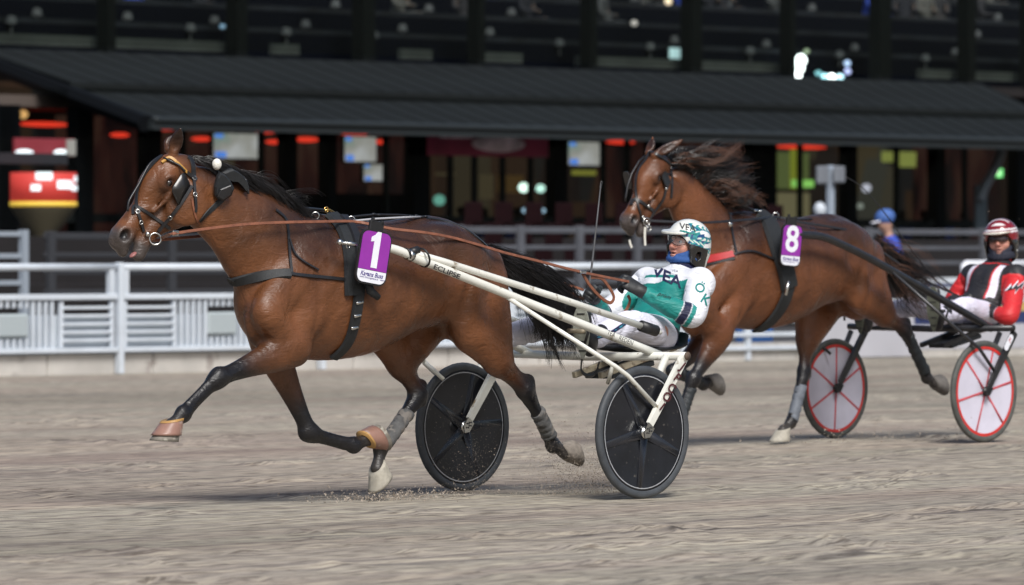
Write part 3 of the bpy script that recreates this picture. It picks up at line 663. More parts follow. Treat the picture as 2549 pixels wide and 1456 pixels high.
S_('cheekpiece', S1, [(476.7, 463.4), (456.3, 496.6), (438.4, 522), (423, 542.5), (405, 560.4), (392.5, 576)], .019, m_leather, br1, .007, .005)
S_('noseband', S1, [(326, 509.4), (336, 512), (346.5, 517), (367, 529.8), (384.8, 542.5), (405, 556.6), (422, 568)], .018, m_leather, br1, .006)
S_('face_strap', S1, [(405, 389.4), (384.8, 407.3), (367, 427.7), (354, 448), (346, 468.5), (342, 489), (341, 509), (342.7, 529.8), (350.4, 555.3), (357, 576)], .017, m_leather, br1, .006, .006)
mb = MB(); oc = [L(x, y, -.09) for x, y in ((400, 388), (374, 407), (358, 433), (345.5, 458), (330, 484), (320, 504), (318, 526))]
mb.tube([tuple(p) for p in spline(oc, 3)], .0062, 6); mb.build('overcheck_strap', m_leather, br1)
def facing_quad(S, corners, m, name, root, lift=.035, th=.006):
    P = [surf(S, a, b, .004) for a, b in corners]; n = sum((p[1] for p in P), Vector()).normalized(); o = sum((p[0] for p in P), Vector()) / len(P); ax = P[1][0] - P[0][0]; M = plane_at(o + n * lift, ax, n.cross(ax)); I = M.inverted(); q = [(I @ p[0]) for p in P]
    w = max(a.x for a in q) - min(a.x for a in q); h = max(a.y for a in q) - min(a.y for a in q); mb = MB(); mb.prism(rrect(w, h, min(w, h) * .22), M, th); return mb.build(name, m, root, False)
_n = surf(S1, 441, 472, .004); mb = MB(); bc = [(412, 478), (448, 430), (474, 462), (443, 517)]; nn = _n[1]
pp = [surf(S1, a, b, .0)[0] for a, b in bc]; pp[0] += nn * .055; pp[1] += nn * .035; pp[2] += nn * .006; pp[3] += nn * .012
cc = sum(pp, Vector()) / 4; ring = []
for i in range(4):
    a, b, c_ = pp[i - 1], pp[i], pp[(i + 1) % 4]
    for t in (0, .33, .66, 1): q0 = b + (a - b) * .22; q1 = b + (c_ - b) * .22; ring.append(q0.lerp(b, t).lerp(b.lerp(q1, t), t))
nb = (pp[1] - pp[0]).cross(pp[3] - pp[0]).normalized(); nb = nb if nb.dot(nn) > 0 else -nb
mb.add([cc + nb * .012] + ring + [cc + nb * .006] + [p - nb * .005 for p in ring], [(0, 1 + i, 1 + (i + 1) % 16) for i in range(16)] + [(17, 18 + (i + 1) % 16, 18 + i) for i in range(16)] + [(1 + i, 18 + i, 18 + (i + 1) % 16, 1 + (i + 1) % 16) for i in range(16)])
mb.build('blinker', mat('blinker_leather', (.016, .015, .015), rough=.3, spec=.6), br1, True)
mb = MB(); mb.tube([surf(S1, a, b, .012)[0] for a, b in ((407.8, 397), (420, 402), (430.7, 407), (443, 412))] + [pp[1] + nb * .01], .006, 6); mb.build('blinker_stay', m_leather, br1)
mb = MB(); b_ = surf(S1, 366, 583, .012); mb.ball(b_[0], (.014, .014, .014)); mb.ring(surf(S1, 382, 592, .014)[0], b_[1], .030, .0045); mb.build('bit', m_steel, br1)
for a, b in ((482, 444), (484, 484), (424, 541), (349, 553), (343, 527)): mb = MB(); q = surf(S1, a, b, .010); mb.ring(q[0], q[1], .0105, .0028, 10, 5); mb.build('buckle', m_steel, br1)
mb = MB(); mb.ball(L(331, 634, -.02), (.024, .018, .009), Matrix.Rotation(R(35), 3, 'Y')); mb.build('tongue', mat('tongue_pink', (.30, .12, .11), rough=.4), horse1)
mb = MB(); mb.ball(L(539.6, 409, .05), (.026, .024, .030)); mb.build('ear_plug', m_fleece, br1)
# pull-down blinker hood resting on the neck
hood = thing('blinker_hood', 'black pulled back blinker hood lying on the neck of the leading horse', 'hood', (H1.X0, H1.Y0, 0), H1.rz)
fd = Field(np.array(L(578, 450, .06)) - .16, np.array(L(578, 450, .06)) + .16, .006)
fd.chain([(*L(546, 436, .05), .035, .03), (*L(556, 468, .085), .042, .022), (*L(556, 492, .10), .03, .018)], k=.02); fd.chain([(*L(550, 428, .03), .022, .03), (*L(578, 424, .02), .03, .045), (*L(600, 444, .04), .028, .04), (*L(610, 470, .07), .018, .022)], k=.02)
fd.ell(L(590, 447, .09), (.03, .03, .022), k=.012, sub=True)
mb = MB(); hm_ = plane_at((0, .075, 0), (-1, 0.35, 0), (0, .25, 1)); hi_ = hm_.inverted()
def hood_poly(mb, pts, y, t):
    P_ = [hi_ @ Vector(L(a, b, y)) for a, b in pts]; z0 = sum(p.z for p in P_) / len(P_); m0 = hm_ @ Matrix.Translation((0, 0, z0 - t / 2)); c_ = Vector((sum(p.x for p in P_) / len(P_), sum(p.y for p in P_) / len(P_)))
    q0 = [(p.x, p.y) for p in P_]; n = len(q0); ins = [(c_.x + (x - c_.x) * .86, c_.y + (y_ - c_.y) * .86) for x, y_ in q0]
    mb.add([m0 @ Vector((x, y_, 0)) for x, y_ in q0] + [m0 @ Vector((x, y_, t * .7)) for x, y_ in q0] + [m0 @ Vector((x, y_, t)) for x, y_ in ins], [tuple(range(n))[::-1], tuple(range(2 * n, 3 * n))] + [(i, (i + 1) % n, n + (i + 1) % n, n + i) for i in range(n)] + [(n + i, n + (i + 1) % n, 2 * n + (i + 1) % n, 2 * n + i) for i in range(n)])
hood_poly(mb, [(537, 466), (541, 440), (546, 427), (556, 432), (568, 446), (578, 466), (574, 485), (557, 503), (545, 497), (539, 488)], .10, .030); mb.build('hood_cup', m_pad, hood, False)
mb = MB(); hood_poly(mb, [(556, 431), (566, 424), (577, 419), (590, 426), (603, 438), (612, 452), (617, 470), (612, 478), (601, 462), (590, 452), (577, 452), (566, 447)], .07, .040); mb.build('hood_flap', m_pad, hood, False)
mb = MB(); hood_poly(mb, [(549, 472), (571, 458), (576, 470), (571, 486), (556, 500), (545, 492)], .118, .014); mb.build('hood_tab', m_leather, hood, False)
S_('hood_strap', S1, [(557, 492), (540, 508), (522, 524), (507, 538), (495, 552)], .030, m_pad, hood)
mb = MB(); mb.tube([L(600, 436, .05), L(612, 448, .07), L(617, 468, .09), L(618, 482, .10)], .006, 6); mb.build('hood_cord', m_leather, hood)

hn1 = thing('harness', 'black racing harness with girth and breast collar on the leading horse', 'harness', (H1.X0, H1.Y0, 0), H1.rz)
S_('breast_collar', S1, [(563, 707), (578, 703), (595.3, 697), (641.7, 689), (688, 683), (722, 681.5)], .058, m_pad, hn1, .012, .004)
S_('trace', S1, [(720, 681), (734.7, 684.6), (796.7, 689), (852.5, 695.5), (874, 697)], .02, m_leather, hn1, .007, .004)
S_('neck_strap', S1, [(685, 523), (700, 535), (713, 548), (716, 582), (719, 619), (722, 650.6), (725.5, 678.5)], .017, m_leather, hn1, .005, .005)
S_('hanging_strap', S1, [(717.7, 594.8), (728.6, 629), (744, 645), (759.6, 656.8), (789, 672)], .011, m_leather, hn1, .005, .010)
S_('saddle_pad', S1, [(822, 538), (843, 556), (858, 580), (870, 612), (875, 661), (875, 700), (876, 735)], .105, m_pad, hn1, .020, .006)
S_('saddle_strap', S1, [(850, 548), (872, 575), (884, 612), (890, 661), (893, 707)], .055, m_leather, hn1, .014, .024)
S_('girth', S1, [(893, 707), (890, 743.5), (881.7, 792.7), (872, 832), (857, 861.6), (827.6, 887)], .066, m_pad, hn1, .014, .008)
mb = MB(); mb.tube([L(672.7, 500, .03), L(703.7, 511, .03), L(753, 518.8, .02), L(806, 523.5, .01)], [.012, .012, .010, .009], 8); mb.build('overcheck', m_leather, hn1)
mb = MB(); mb.tube([L(806, 523.5, .01), L(820, 522, .01), L(832, 529, .01)], .006, 6); mb.ring(L(812, 522, .01), (0, 1, 0), .014, .004); mb.build('check_hook', m_brass, hn1)
mb = MB(); mb.ring(L(785, 537, .06), (.6, .8, 0), .019, .0035); mb.ring(L(873.5, 548, .10), (.6, .8, 0), .020, .0035); mb.ring(L(866, 612, .30), (0, 1, 0), .012, .0035); mb.build('terret_rings', m_steel, hn1)
mb = MB(); mb.tube([L(846, 603, .30), L(858, 605, .32), L(872, 606, .34), L(886, 610, .345)], [.014, .008, .010, .012], 8); mb.ball(L(845, 602.5, .30), .0165); mb.ball(L(870, 606, .33), .013); mb.build('shaft_catch', m_steel, hn1)
for k, rows in enumerate((((852, 543, .07), (900, 537, .06), (932, 534, .05), (992, 535, .04), (1067, 541, .03)), ((870, 551, .11), (930, 545, .10), (1010, 541, .08), (1045, 540, .05)))):
    mb = MB(); mb.tube([L(*p) for p in rows], .0065, 6); mb.build('back_strap', m_leather if k == 0 else mat('pale_strap', (.40, .40, .42), rough=.3), hn1)  # pale colour on the second strap paints in a steel highlight
for a_, b_ in ((889, 752), (884, 783), (877, 812)): q_ = surf(S1, a_, b_, .022); mb = MB(); mb.box(q_[0], (.05, .012, .016), Matrix.Rotation(R(8), 3, 'Y'), .003); mb.build('girth_buckle', m_steel, hn1)
mb = MB(); q_ = surf(S1, 908, 724, .05); mb.tube([q_[0] + Vector((.02, 0, .05)), q_[0], q_[0] + Vector((-.05, .01, -.035))], [.020, .024, .017], 10); mb.build('holdback_loop', m_pad, hn1)
mb = MB()
for a, b in ((918, 536), (930, 533), (942, 535), (1022, 538), (1036, 537), (1050, 540), (1060, 539)): mb.ball(L(a, b, .05), (.014, .008, .007))
mb.build('strap_keepers', m_leather, hn1)
S_('crupper', S1, [(1062, 544), (1100, 549), (1150, 567), (1190, 596), (1214, 618)], .016, m_leather, hn1, .005)
number_plate(H1, 930, 641, .365, '1', 9, 'purple and white plate with number 1 on the leading horse')

# ------------------------------------------------------------------ sulkies
def sulky(fr, spec):
    root = thing('sulky', spec['label'], 'sulky', (fr.X0, fr.Y0, 0), fr.rz, 'two wheeled racing sulkies')
    mp, L_ = spec['paint'], fr.L; TB = lambda pts, r, name, m=mp, n=10: (lambda b: b.build(name, m, root))(MB().tube([tuple(p) for p in pts], r, n))
    Rr = .358
    for sd_ in (1, -1):
        M = Matrix.Translation((0, .69 * sd_, .358)) @ Matrix.Rotation(R(-90 if sd_ > 0 else 90), 4, 'X') @ Matrix.Rotation(R(spec['spin'] + (20 if sd_ < 0 else 0)), 4, 'Z')
        wh = MB(); wh.lathe([(.02, .004), (.12, .014), (.285, .006), (.305, .010), (.318, .010), (.318, -.010), (.305, -.010), (.12, -.014), (.02, -.004)], 48, M); wo_ = wh.build('wheel', spec['disc'], root)
        tr = MB(); tr.lathe([(.316, .012), (.330, .019), (.345, .019), (.355, .011), (.358, 0), (.355, -.011), (.345, -.019), (.330, -.019), (.316, -.012)], 56, M); tr.build('tyre', spec['tyre'], wo_)
        for zz in (1, -1):
            st = MB(); a, b = spec['stripe']; st.lathe([(a, .0125 * zz), (b, .0125 * zz)], 56, M); st.build('rim_stripe', spec['stripe_m'], wo_)
            for k in range(spec['nspoke']):
                sp = MB(); a = 2 * math.pi * k / spec['nspoke']; d = Vector((math.cos(a), math.sin(a), 0)); w = Vector((-d.y, d.x, 0)); s0, s1 = spec['sw']
                q = [d * .03 - w * s0, d * .30 - w * s1, d * .30 + w * s1, d * .03 + w * s0]; top = [p + Vector((0, 0, z * zz)) for p, z in zip(q, (.017, .010, .010, .017))]; top2 = [(d * .03 + Vector((0, 0, (.026 if spec['emb'] else .020) * zz))), (d * .30 + Vector((0, 0, (.014 if spec['emb'] else .012) * zz)))]
                v = [M @ p for p in top + top2]; sp.add(v, [(0, 1, 5, 4), (4, 5, 2, 3), (0, 4, 3), (1, 2, 5)]); sp.build('spoke', spec['spoke_m'], wo_)
        hb = MB(); hb.lathe([(.0, .05), (.022, .05), (.024, .03), (.034, .028), (.034, .018), (.020, .016), (.020, -.016), (.034, -.018), (.034, -.028), (.0, -.03)], 20, M); hb.build('hub', m_steel if spec['emb'] else m_blackp, wo_)
        # fork: outer blade, inner leg, foot plate
        y0 = .69 * sd_; c0 = Vector((-.29, y0 + .045, .77)); c1 = Vector((-.005, y0 + .052, .40))
        f = MB(); d = (c1 - c0).normalized(); px = Vector((0, 1, 0)); w = d.cross(px).normalized(); ws = [.030, .029, .026, .022]
        v = []
        for i in range(4): p = c0.lerp(c1, i / 3); v += [p - w * ws[i] - px * .011, p + w * ws[i] - px * .011, p + w * ws[i] * .8 + px * .011, p - w * ws[i] * .8 + px * .011]
        f.add(v, [(i * 4 + k, i * 4 + (k + 1) % 4, i * 4 + 4 + (k + 1) % 4, i * 4 + 4 + k) for i in range(3) for k in range(4)] + [(3, 2, 1, 0), (12, 13, 14, 15)]); f.build('fork', mp, root, False)
        fp = MB(); fp.prism([(-.028, .03), (.028, .03), (.028, -.03), (0, -.055), (-.028, -.03)], plane_at(c1 + Vector((.018, .014, -.028)), w, -d), .006); fpo = fp.build('fork_plate', m_steel if spec['emb'] else m_blackp, root, False)
        bl = MB()
        for a, b in ((-.01, .0), (.01, .0), (0, -.02), (0, .015)): bl.ball(c1 + Vector((.018, .021, -.028)) + w * a - d * b, .005)
        bl.build('bolts', m_blackp, fpo)
        TB([(-.245, y0 - .055, .765), (-.12, y0 - .055, .56), (.0, y0 - .045, .37)], [.020, .018, .014], 'inner_fork')
        # stays
        pts = [Vector(L_(*p)) for p in spec['stay']]; pts = pts if sd_ > 0 else [Vector((p.x, -p.y, p.z)) for p in pts]; TB(pts, .0125, 'stay')
        q = pts[0].lerp(pts[1], .97); TB([q, Vector((q.x - .06, (.69 - .06) * sd_, q.z - .10))], .0115, 'stay')
        # shafts
        pts = [Vector(L_(*p)) for p in spec['shaft']]; pts = pts if sd_ > 0 else [Vector((p.x, -p.y, p.z)) for p in pts]; sh = TB(spline([tuple(p) for p in pts], 3), spec['shaft_r'], 'shaft', n=14)
        if spec.get('upper'):
            pts = [Vector(L_(*p)) for p in spec['upper']]; pts = pts if sd_ > 0 else [Vector((p.x, -p.y, p.z)) for p in pts]; up = TB(pts, .0185, 'upper_tube', n=14)
            e = pts[-1]; d = (pts[-1] - pts[-2]).normalized(); g = MB(); g.tube([e - d * .03, e + d * .09], .031, 14); g.build('grip', m_blackp, up); g = MB(); g.tube([e + d * .09, e + d * .125], .013, 10); g.build('tube_end', mp, up)
    cb = spec['cross']; TB([(cb[0], -.76, cb[1]), (cb[0], 0, cb[1] - .012), (cb[0], .76, cb[1])], .023, 'crossbar', n=14)
    TB([(cb[0], .757, cb[1]), (cb[0], .764, cb[1])], .0232, 'crossbar_cap', spec['cap'], 14)
    # seat: padded shell on two rails
    sx = spec['seat']; fd = Field((sx - .32, -.26, .66), (sx + .42, .26, .98), .011); zt = spec['seat_z']
    fd.chain([(sx - .22, 0, zt + .02, .020, .17), (sx - .10, 0, zt - .005, .018, .19), (sx + .08, 0, zt - .01, .018, .17), (sx + .24, 0, zt + .0, .016, .12)], k=.01)
    fd.chain([(sx - .20, 0, zt + .01, .03, .17), (sx - .25, 0, zt + .07, .018, .15)], k=.02, spl=1)
    v, q = fd.mesh(); obj('seat', v, q, m_pad if spec['emb'] else m_leather, root)
    for sd_ in (1, -1):
        r_ = MB(); r_.box((sx + .12, .10 * sd_, zt - .075), (.62, .03, .035), Matrix.Rotation(R(14), 3, 'Y'), .004); r_.build('seat_rail', spec['rail'], root, False)
        # footrest hanging on the shaft
        fx, fy, fz = spec['foot'][0 if sd_ > 0 else 1]; TB([(fx - .01, fy - .05 * sd_, fz + .10), (fx + .012, fy + .09 * sd_, fz + .10)], .013, 'footrest', spec['rail'])
        TB([(fx, fy + .085 * sd_, fz + .03), (fx - .02, fy + .11 * sd_, fz + .14)], .008, 'footrest_bracket', m_blackp)
    belly = MB(); belly.box((sx + .16, 0, zt - .12), (.34, .22, .03), Matrix.Rotation(R(12), 3, 'Y'), .004); belly.build('mud_guard', m_pad, root, False)
    return root
m_cream = mat('cream_paint', (0.70, 0.70, 0.64), rough=.32, var=.10, vscale=8, coat=.3, wear=((.24, .19, .12), 12, .62))
m_tyre = mat('tyre', (0.052, 0.058, 0.066), rough=.6, var=.25, vscale=18, bump=.001, bscale=90)
m_disc = mat('black_disc', (0.011, 0.012, 0.016), rough=.28, var=.4, vscale=7, spec=.5, wear=((.085, .078, .070), 34, .64))
m_stripe = mat('rim_line', (0.33, 0.34, 0.36), rough=.5, var=.2)
m_spk = mat('disc_spoke', (0.018, 0.020, 0.026), rough=.25)
sulky1 = sulky(H1, dict(label='cream painted sulky with solid black disc wheels behind the leading horse', paint=m_cream, disc=m_disc, tyre=m_tyre, stripe=(.300, .3055), stripe_m=m_stripe, spoke_m=m_spk, nspoke=5, sw=(.030, .018), emb=True, spin=12,
    stay=[(1262, 740, .40), (1533, 913, .735), (1562, 935, .745), (1640, 1020, .735)],
    shaft=[(950, 616, .345), (975, 619, .355), (1005, 629, .37), (1045, 648, .375), (1110, 672, .38), (1400, 788, .43), (1642, 884, .50)], shaft_r=.0235,
    upper=[(1026, 629, .375), (1110, 653, .38), (1400, 745, .42), (1604, 814, .45)], cross=(-.28, .765), cap=mat('rust_brown', (.10, .07, .05), rough=.8), seat=-.70, seat_z=.80, rail=mat('stained_cream', (.36, .31, .22), rough=.5, var=.3, vscale=14, wear=((.16, .12, .08), 20, .55)),
    foot=[(.10, .27, .80), (.36, -.26, .80)]))
def px_text(name, txt, fr, cx, cy, y, size, ang, m, parent, **kw):
    """lettering in the side plane of a sulky tube, ang = slope in the photo sense"""
    c = Vector(fr.L(cx, cy, y)); M = plane_at(c, (-math.cos(R(ang)), 0, -math.sin(R(ang))), (0, .2, 1)); return text_on(name, txt, M, size, m, parent, **kw)
m_ink = mat('black_ink', (.015, .015, .018), rough=.6); m_maroon = mat('maroon_ink', (.07, .012, .016), rough=.6)
px_text('shaft_lettering', 'ECLIPSE', H1, 1112, 676.5, .409, .036, 16.5, m_ink, sulky1, bold=.0008, fit=.20)
px_text('team_lettering', 'TEA', H1, 1521, 831, .506, .036, 16.8, m_ink, sulky1, fit=.062); px_text('team_lettering', 'REDEN', H1, 1558, 848, .512, .036, 16.8, m_ink, sulky1, fit=.11)
for ch, t in zip('JFCOI', (.16, .32, .47, .60, .74)):
    c = Vector((-.29, .753, .77)).lerp(Vector((-.005, .76, .40)), t); text_on('fork_lettering', ch, plane_at(c, (-.8, 0, -.62), (-.62, .0, .8)), .075, m_maroon, sulky1, bold=.002, shear=.2)
# clamp and band that join the tubes at the front, strap loop under the seat
mb = MB(); mb.tube([L(1014, 632, .372), L(1026, 639, .375)], .030, 14); mb.tube([L(1030, 622, .375), L(1040, 655, .372)], .014, 8); mb.build('shaft_clamp', m_steel, sulky1)
mb = MB(); mb.ring(L(1052, 641, .376), (.93, 0, -.3), .050, .006, 16, 6); mb.ring(L(1012, 632, .37), (.93, 0, -.3), .029, .007, 16, 6); mb.tube([L(1022, 628, .378), L(1040, 622, .378)], .022, 8); mb.build('rubber_band', m_blackp, sulky1)
mb = MB(); mb.ribbon([tuple(p) for p in spline([L(1448, 893.9, .12), L(1446, 921, .12), L(1461.7, 935, .11), L(1481, 929, .1), L(1491, 899.7, .1)], 5)], [(-.5, 1, 0)] * 21, .022, .003); mb.build('strap_loop', m_leather, sulky1)

# ------------------------------------------------------------------ people
SKIN = np.array([0.58, 0.29, 0.22])
def m_skin():
    if 'skin' in MATS: return MATS['skin']
    m = mat('skin', (0.5, .28, .2), rough=.5, attr='Col', var=.10, vscale=40, bump=.0006, bscale=220); m.node_tree.nodes['Principled BSDF'].inputs['Subsurface Weight'].default_value = .12
    m.node_tree.nodes['Principled BSDF'].inputs['Subsurface Radius'].default_value = (.01, .004, .002); return m
def cloth(name, col=(.7, .7, .7), attr=None, rough=.75, bump=.010):
    if name in MATS: return MATS[name]
    m = mat(name, col, rough=rough, attr=attr, var=.05, vscale=12); n = m.node_tree; b = n.nodes['Principled BSDF']; tc = n.nodes['Texture Coordinate']
    mp = n.nodes.new('ShaderNodeMapping'); mp.inputs['Rotation'].default_value = (.5, .9, .4); mp.inputs['Scale'].default_value = (1, 1, 2.6); n.links.new(tc.outputs['Object'], mp.inputs[0])
    f = n.nodes.new('ShaderNodeTexNoise'); f.inputs['Scale'].default_value = 7; f.inputs['Detail'].default_value = 2; f.inputs['Distortion'].default_value = .8; n.links.new(mp.outputs[0], f.inputs['Vector'])
    rdg = n.nodes.new('ShaderNodeMath'); rdg.operation = 'SUBTRACT'; rdg.inputs[1].default_value = .5; n.links.new(f.outputs[0], rdg.inputs[0]); ab = n.nodes.new('ShaderNodeMath'); ab.operation = 'ABSOLUTE'; n.links.new(rdg.outputs[0], ab.inputs[0])
    p = n.nodes.new('ShaderNodeMath'); p.operation = 'POWER'; p.inputs[1].default_value = .6; n.links.new(ab.outputs[0], p.inputs[0])
    bp = n.nodes.new('ShaderNodeBump'); bp.inputs['Strength'].default_value = 1; bp.inputs['Distance'].default_value = bump * 1.3; n.links.new(p.outputs[0], bp.inputs['Height'])
    n.links.new(bp.outputs[0], b.inputs['Normal']); return m
def axes_head(yaw, pitch, roll=0):
    f = Vector((math.cos(R(yaw)) * math.cos(R(pitch)), math.sin(R(yaw)) * math.cos(R(pitch)), math.sin(R(pitch)))); l = Vector((-math.sin(R(yaw)), math.cos(R(yaw)), 0)); u = f.cross(l)
    q = Matrix.Rotation(R(roll), 3, f); return f, q @ l, q @ u
def fist(c, fwd, up, side, m, parent, s=1.0, name='glove', wrist=None):
    """closed hand: fwd = from wrist to knuckles, up = back of the hand, side = towards the thumb"""
    c = Vector(c); f = Vector(fwd).normalized(); u = Vector(up); u = (u - f * u.dot(f)).normalized(); sd_ = Vector(side); sd_ = (sd_ - f * sd_.dot(f) - u * sd_.dot(u)).normalized()
    fd = Field(np.array(c) - .15, np.array(c) + .15, .0045); P = lambda a, b, d: tuple(c + (f * a + u * b + sd_ * d) * s); M = Matrix((f, u, sd_)).transposed()
    fd.chain([(*P(-.06, .0, 0), .026 * s, .030 * s), (*P(-.02, .004, 0), .024 * s, .040 * s), (*P(.025, .006, 0), .021 * s, .044 * s)], k=.012, lat=tuple(sd_))
    if wrist is not None: fd.chain([(*wrist, .033, .033), (*P(-.05, 0, 0), .027 * s, .029 * s)], k=.02, spl=1)
    for i, o in enumerate((.033, .012, -.010, -.030)):
        r = (.0118, .0122, .0115, .0102)[i] * s; ln = (1, 1.08, 1, .84)[i]
        fd.chain([(*P(.022, .008, o), r, r), (*P(.022 + .030 * ln, .002, o), r, r), (*P(.022 + .034 * ln, -.028, o * .95), r * .95, r * .95), (*P(.016 + .012 * ln, -.040, o * .9), r * .88, r * .88)], k=.004, spl=2)
    fd.chain([(*P(-.022, -.004, .034), .015 * s, .015 * s), (*P(.008, -.020, .050), .0135 * s, .0135 * s), (*P(.034, -.024, .042), .012 * s, .012 * s)], k=.006, spl=2)
    v, q = fd.mesh(); return obj(name, v, q, m, parent)
def driver(fr, J, st, root):
    """seated racing driver; J = joints in sulky coordinates, st = colours and gear"""
    hc = Vector(J['head']); f, l, u = axes_head(*J['look']); hs = J.get('hscale', 1.0); HM = Matrix((f, l, u)).transposed()
    H = lambda a, b, c: tuple(hc + (f * a + l * b + u * c) * hs)
    pts = np.array([J[k] for k in ('pelvis', 'head', 'elb_l', 'elb_r', 'han_l', 'han_r', 'kne_l', 'kne_r', 'ank_l', 'ank_r')]); lo, hi = pts.min(0) - .2, pts.max(0) + .2
    # body: one continuous figure under the clothes
    B = Field(lo, hi, .0075); pv, ch, nk_ = J['pelvis'], J['chest'], J['neck']
    B.chain([(*pv, .10, .15), (*[(pv[i] + ch[i]) / 2 for i in range(3)], .095, .14), (*ch, .10, .155), (*nk_, .055, .06)], k=.04)
    for s_ in 'lr':
        B.chain([(*J['sho_' + s_], .055, .055), (*J['elb_' + s_], .042, .042), (*J['wri_' + s_], .028, .028), (*J['han_' + s_], .022, .026)], k=.03)
        B.chain([(*J['hip_' + s_], .085, .085), (*J['kne_' + s_], .055, .055), (*J['ank_' + s_], .036, .036), (*J['toe_' + s_], .026, .034)], k=.03)
    B.chain([(*nk_, .055, .055), (*H(-.02, 0, -.06), .052, .052)], k=.03, spl=1)
    v0, q0 = B.mesh()
    # head on the same surface at finer pitch
    Fh = Field(np.array(hc) - .17, np.array(hc) + .17, .0042)
    e = lambda c, r, **k: Fh.ell(H(*c), tuple(x * hs for x in r), M=HM, **k)
    e((-.012, 0, .035), (.095, .076, .088)); e((.030, 0, -.025), (.058, .060, .082), k=.03)
    Fh.chain([(*H(-.005, .050, -.055), .024, .02), (*H(.052, .022, -.098), .024, .02)], k=.025, spl=1); Fh.chain([(*H(-.005, -.050, -.055), .024, .02), (*H(.052, -.022, -.098), .024, .02)], k=.025, spl=1)
    e((.070, 0, -.100), (.020, .022, .018), k=.02)
    Fh.chain([(*H(.080, 0, .016), .009, .008), (*H(.100, 0, -.014), .011, .011), (*H(.110, 0, -.032), .013, .014)], k=.012); 
    for s_ in (1, -1):
        e((.074, .030 * s_, .024), (.015, .024, .010), k=.014); e((.058, .042 * s_, -.030), (.022, .022, .022), k=.025); e((.096, .014 * s_, -.036), (.011, .008, .008), k=.006)
        e((.090, .031 * s_, .004), (.018, .016, .009), k=.010, sub=True); e((-.008, .078 * s_, -.010), (.020, .009, .030), k=.008); e((.104, .007 * s_, -.045), (.004, .004, .004), k=.003, sub=True)
    e((.088, 0, -.060), (.013, .023, .0065), k=.006); e((.085, 0, -.078), (.013, .020, .0075), k=.006); e((.094, 0, -.069), (.014, .016, st.get('mouth', .0055)), k=.003, sub=True)
    Fh.chain([(*H(-.02, 0, -.07), .052, .052), (*[H(-.03, 0, -.15)[i] for i in range(3)], .054, .054)], k=.03, spl=1)
    v1, q1 = Fh.mesh()
    col = np.tile(SKIN, (len(v1), 1)); uv = (v1 - np.array(hc)) / hs; a, b, c = uv @ np.array(f), uv @ np.array(l), uv @ np.array(u)
    def mx(cc, w):
        nonlocal col
        w = np.clip(w, 0, 1)[:, None]; col = col * (1 - w) + np.array(cc) * w
    mx((.55, .20, .15), np.exp(-((a - .11) ** 2 + b ** 2 + (c + .03) ** 2) / .0006) * .6); mx((.52, .20, .15), np.exp(-(((np.abs(b) - .042) / .022) ** 2 + ((c + .035) / .02) ** 2)) * (a > .03) * .5)
    mx((.42, .13, .11), (a > .07) * np.exp(-((b / .022) ** 2 + ((c + .069) / .011) ** 2)) * .9); mx((.05, .02, .02), (a > .06) * np.exp(-((b / .015) ** 2 + ((c + .069) / .0045) ** 2)))
    mx((.12, .08, .06), (a > .06) * np.exp(-(((np.abs(b) - .031) / .02) ** 2 + ((c - .024) / .0045) ** 2)) * .7); mx((.25, .15, .12), (a > .05) * np.exp(-(((c + .085) / .03) ** 2)) * st.get('stubble', .2))
    V = np.concatenate([v0, v1]); Q = np.concatenate([q0, q1 + len(v0)]); obj('body', V, Q, m_skin(), root, True, np.concatenate([np.tile(SKIN, (len(v0), 1)), col]))
    for s_ in (1, -1): mb = MB(); mb.ball(H(.0745, .031 * s_, .004), .0125 * hs, nu=12, nv=8); ew = mb.build('eye', mat('eye_white', (.55, .52, .5), rough=.2), root); mb = MB(); mb.ball(H(.0835, .031 * s_, .004), .0055 * hs, nu=8, nv=6); mb.build('iris', mat('iris', (.03, .03, .035), rough=.15), ew)
    # jacket
    Jk = Field(lo, hi, .0062); mid = [(pv[i] * .5 + ch[i] * .5) for i in range(3)]
    Jk.chain([(pv[0] - .01, 0, pv[2] + .01, .115, .175), (*mid, .112, .165), (*ch, .120, .180), (ch[0] * .45 + nk_[0] * .55, 0, ch[2] * .45 + nk_[2] * .55, .10, .165), (*nk_, .062, .07)], k=.05)
    Jk.chain([(*nk_, .072, .072), (nk_[0] * .55 + hc[0] * .45 - .012, 0, nk_[2] * .6 + hc[2] * .4 - .02, .066, .066)], k=.02, spl=1)
    Jk.chain([(pv[0] - .085, 0, pv[2] - .045, .055, .15), (pv[0] - .06, 0, pv[2] + .06, .09, .17)], k=.04, spl=1)
    arms = {}
    for s_ in 'lr':
        sh, el, wr = (np.array(J[k + s_]) for k in ('sho_', 'elb_', 'wri_')); arms[s_] = [sh, el, wr]; sgn = 1 if s_ == 'l' else -1
        Jk.chain([(ch[0], .06 * sgn, ch[2] + .05, .10, .08), (*sh, .085, .080)], k=.05, spl=1)
        Jk.chain([(*sh, .080, .076), (*(sh * .5 + el * .5), .078, .074), (*(sh * .1 + el * .9), .070, .067), (*(el * .85 + wr * .15), .067, .064), (*(el * .45 + wr * .55), .057, .055), (*(el * .12 + wr * .88), .047, .046), (*wr, .041, .041)], k=.035)
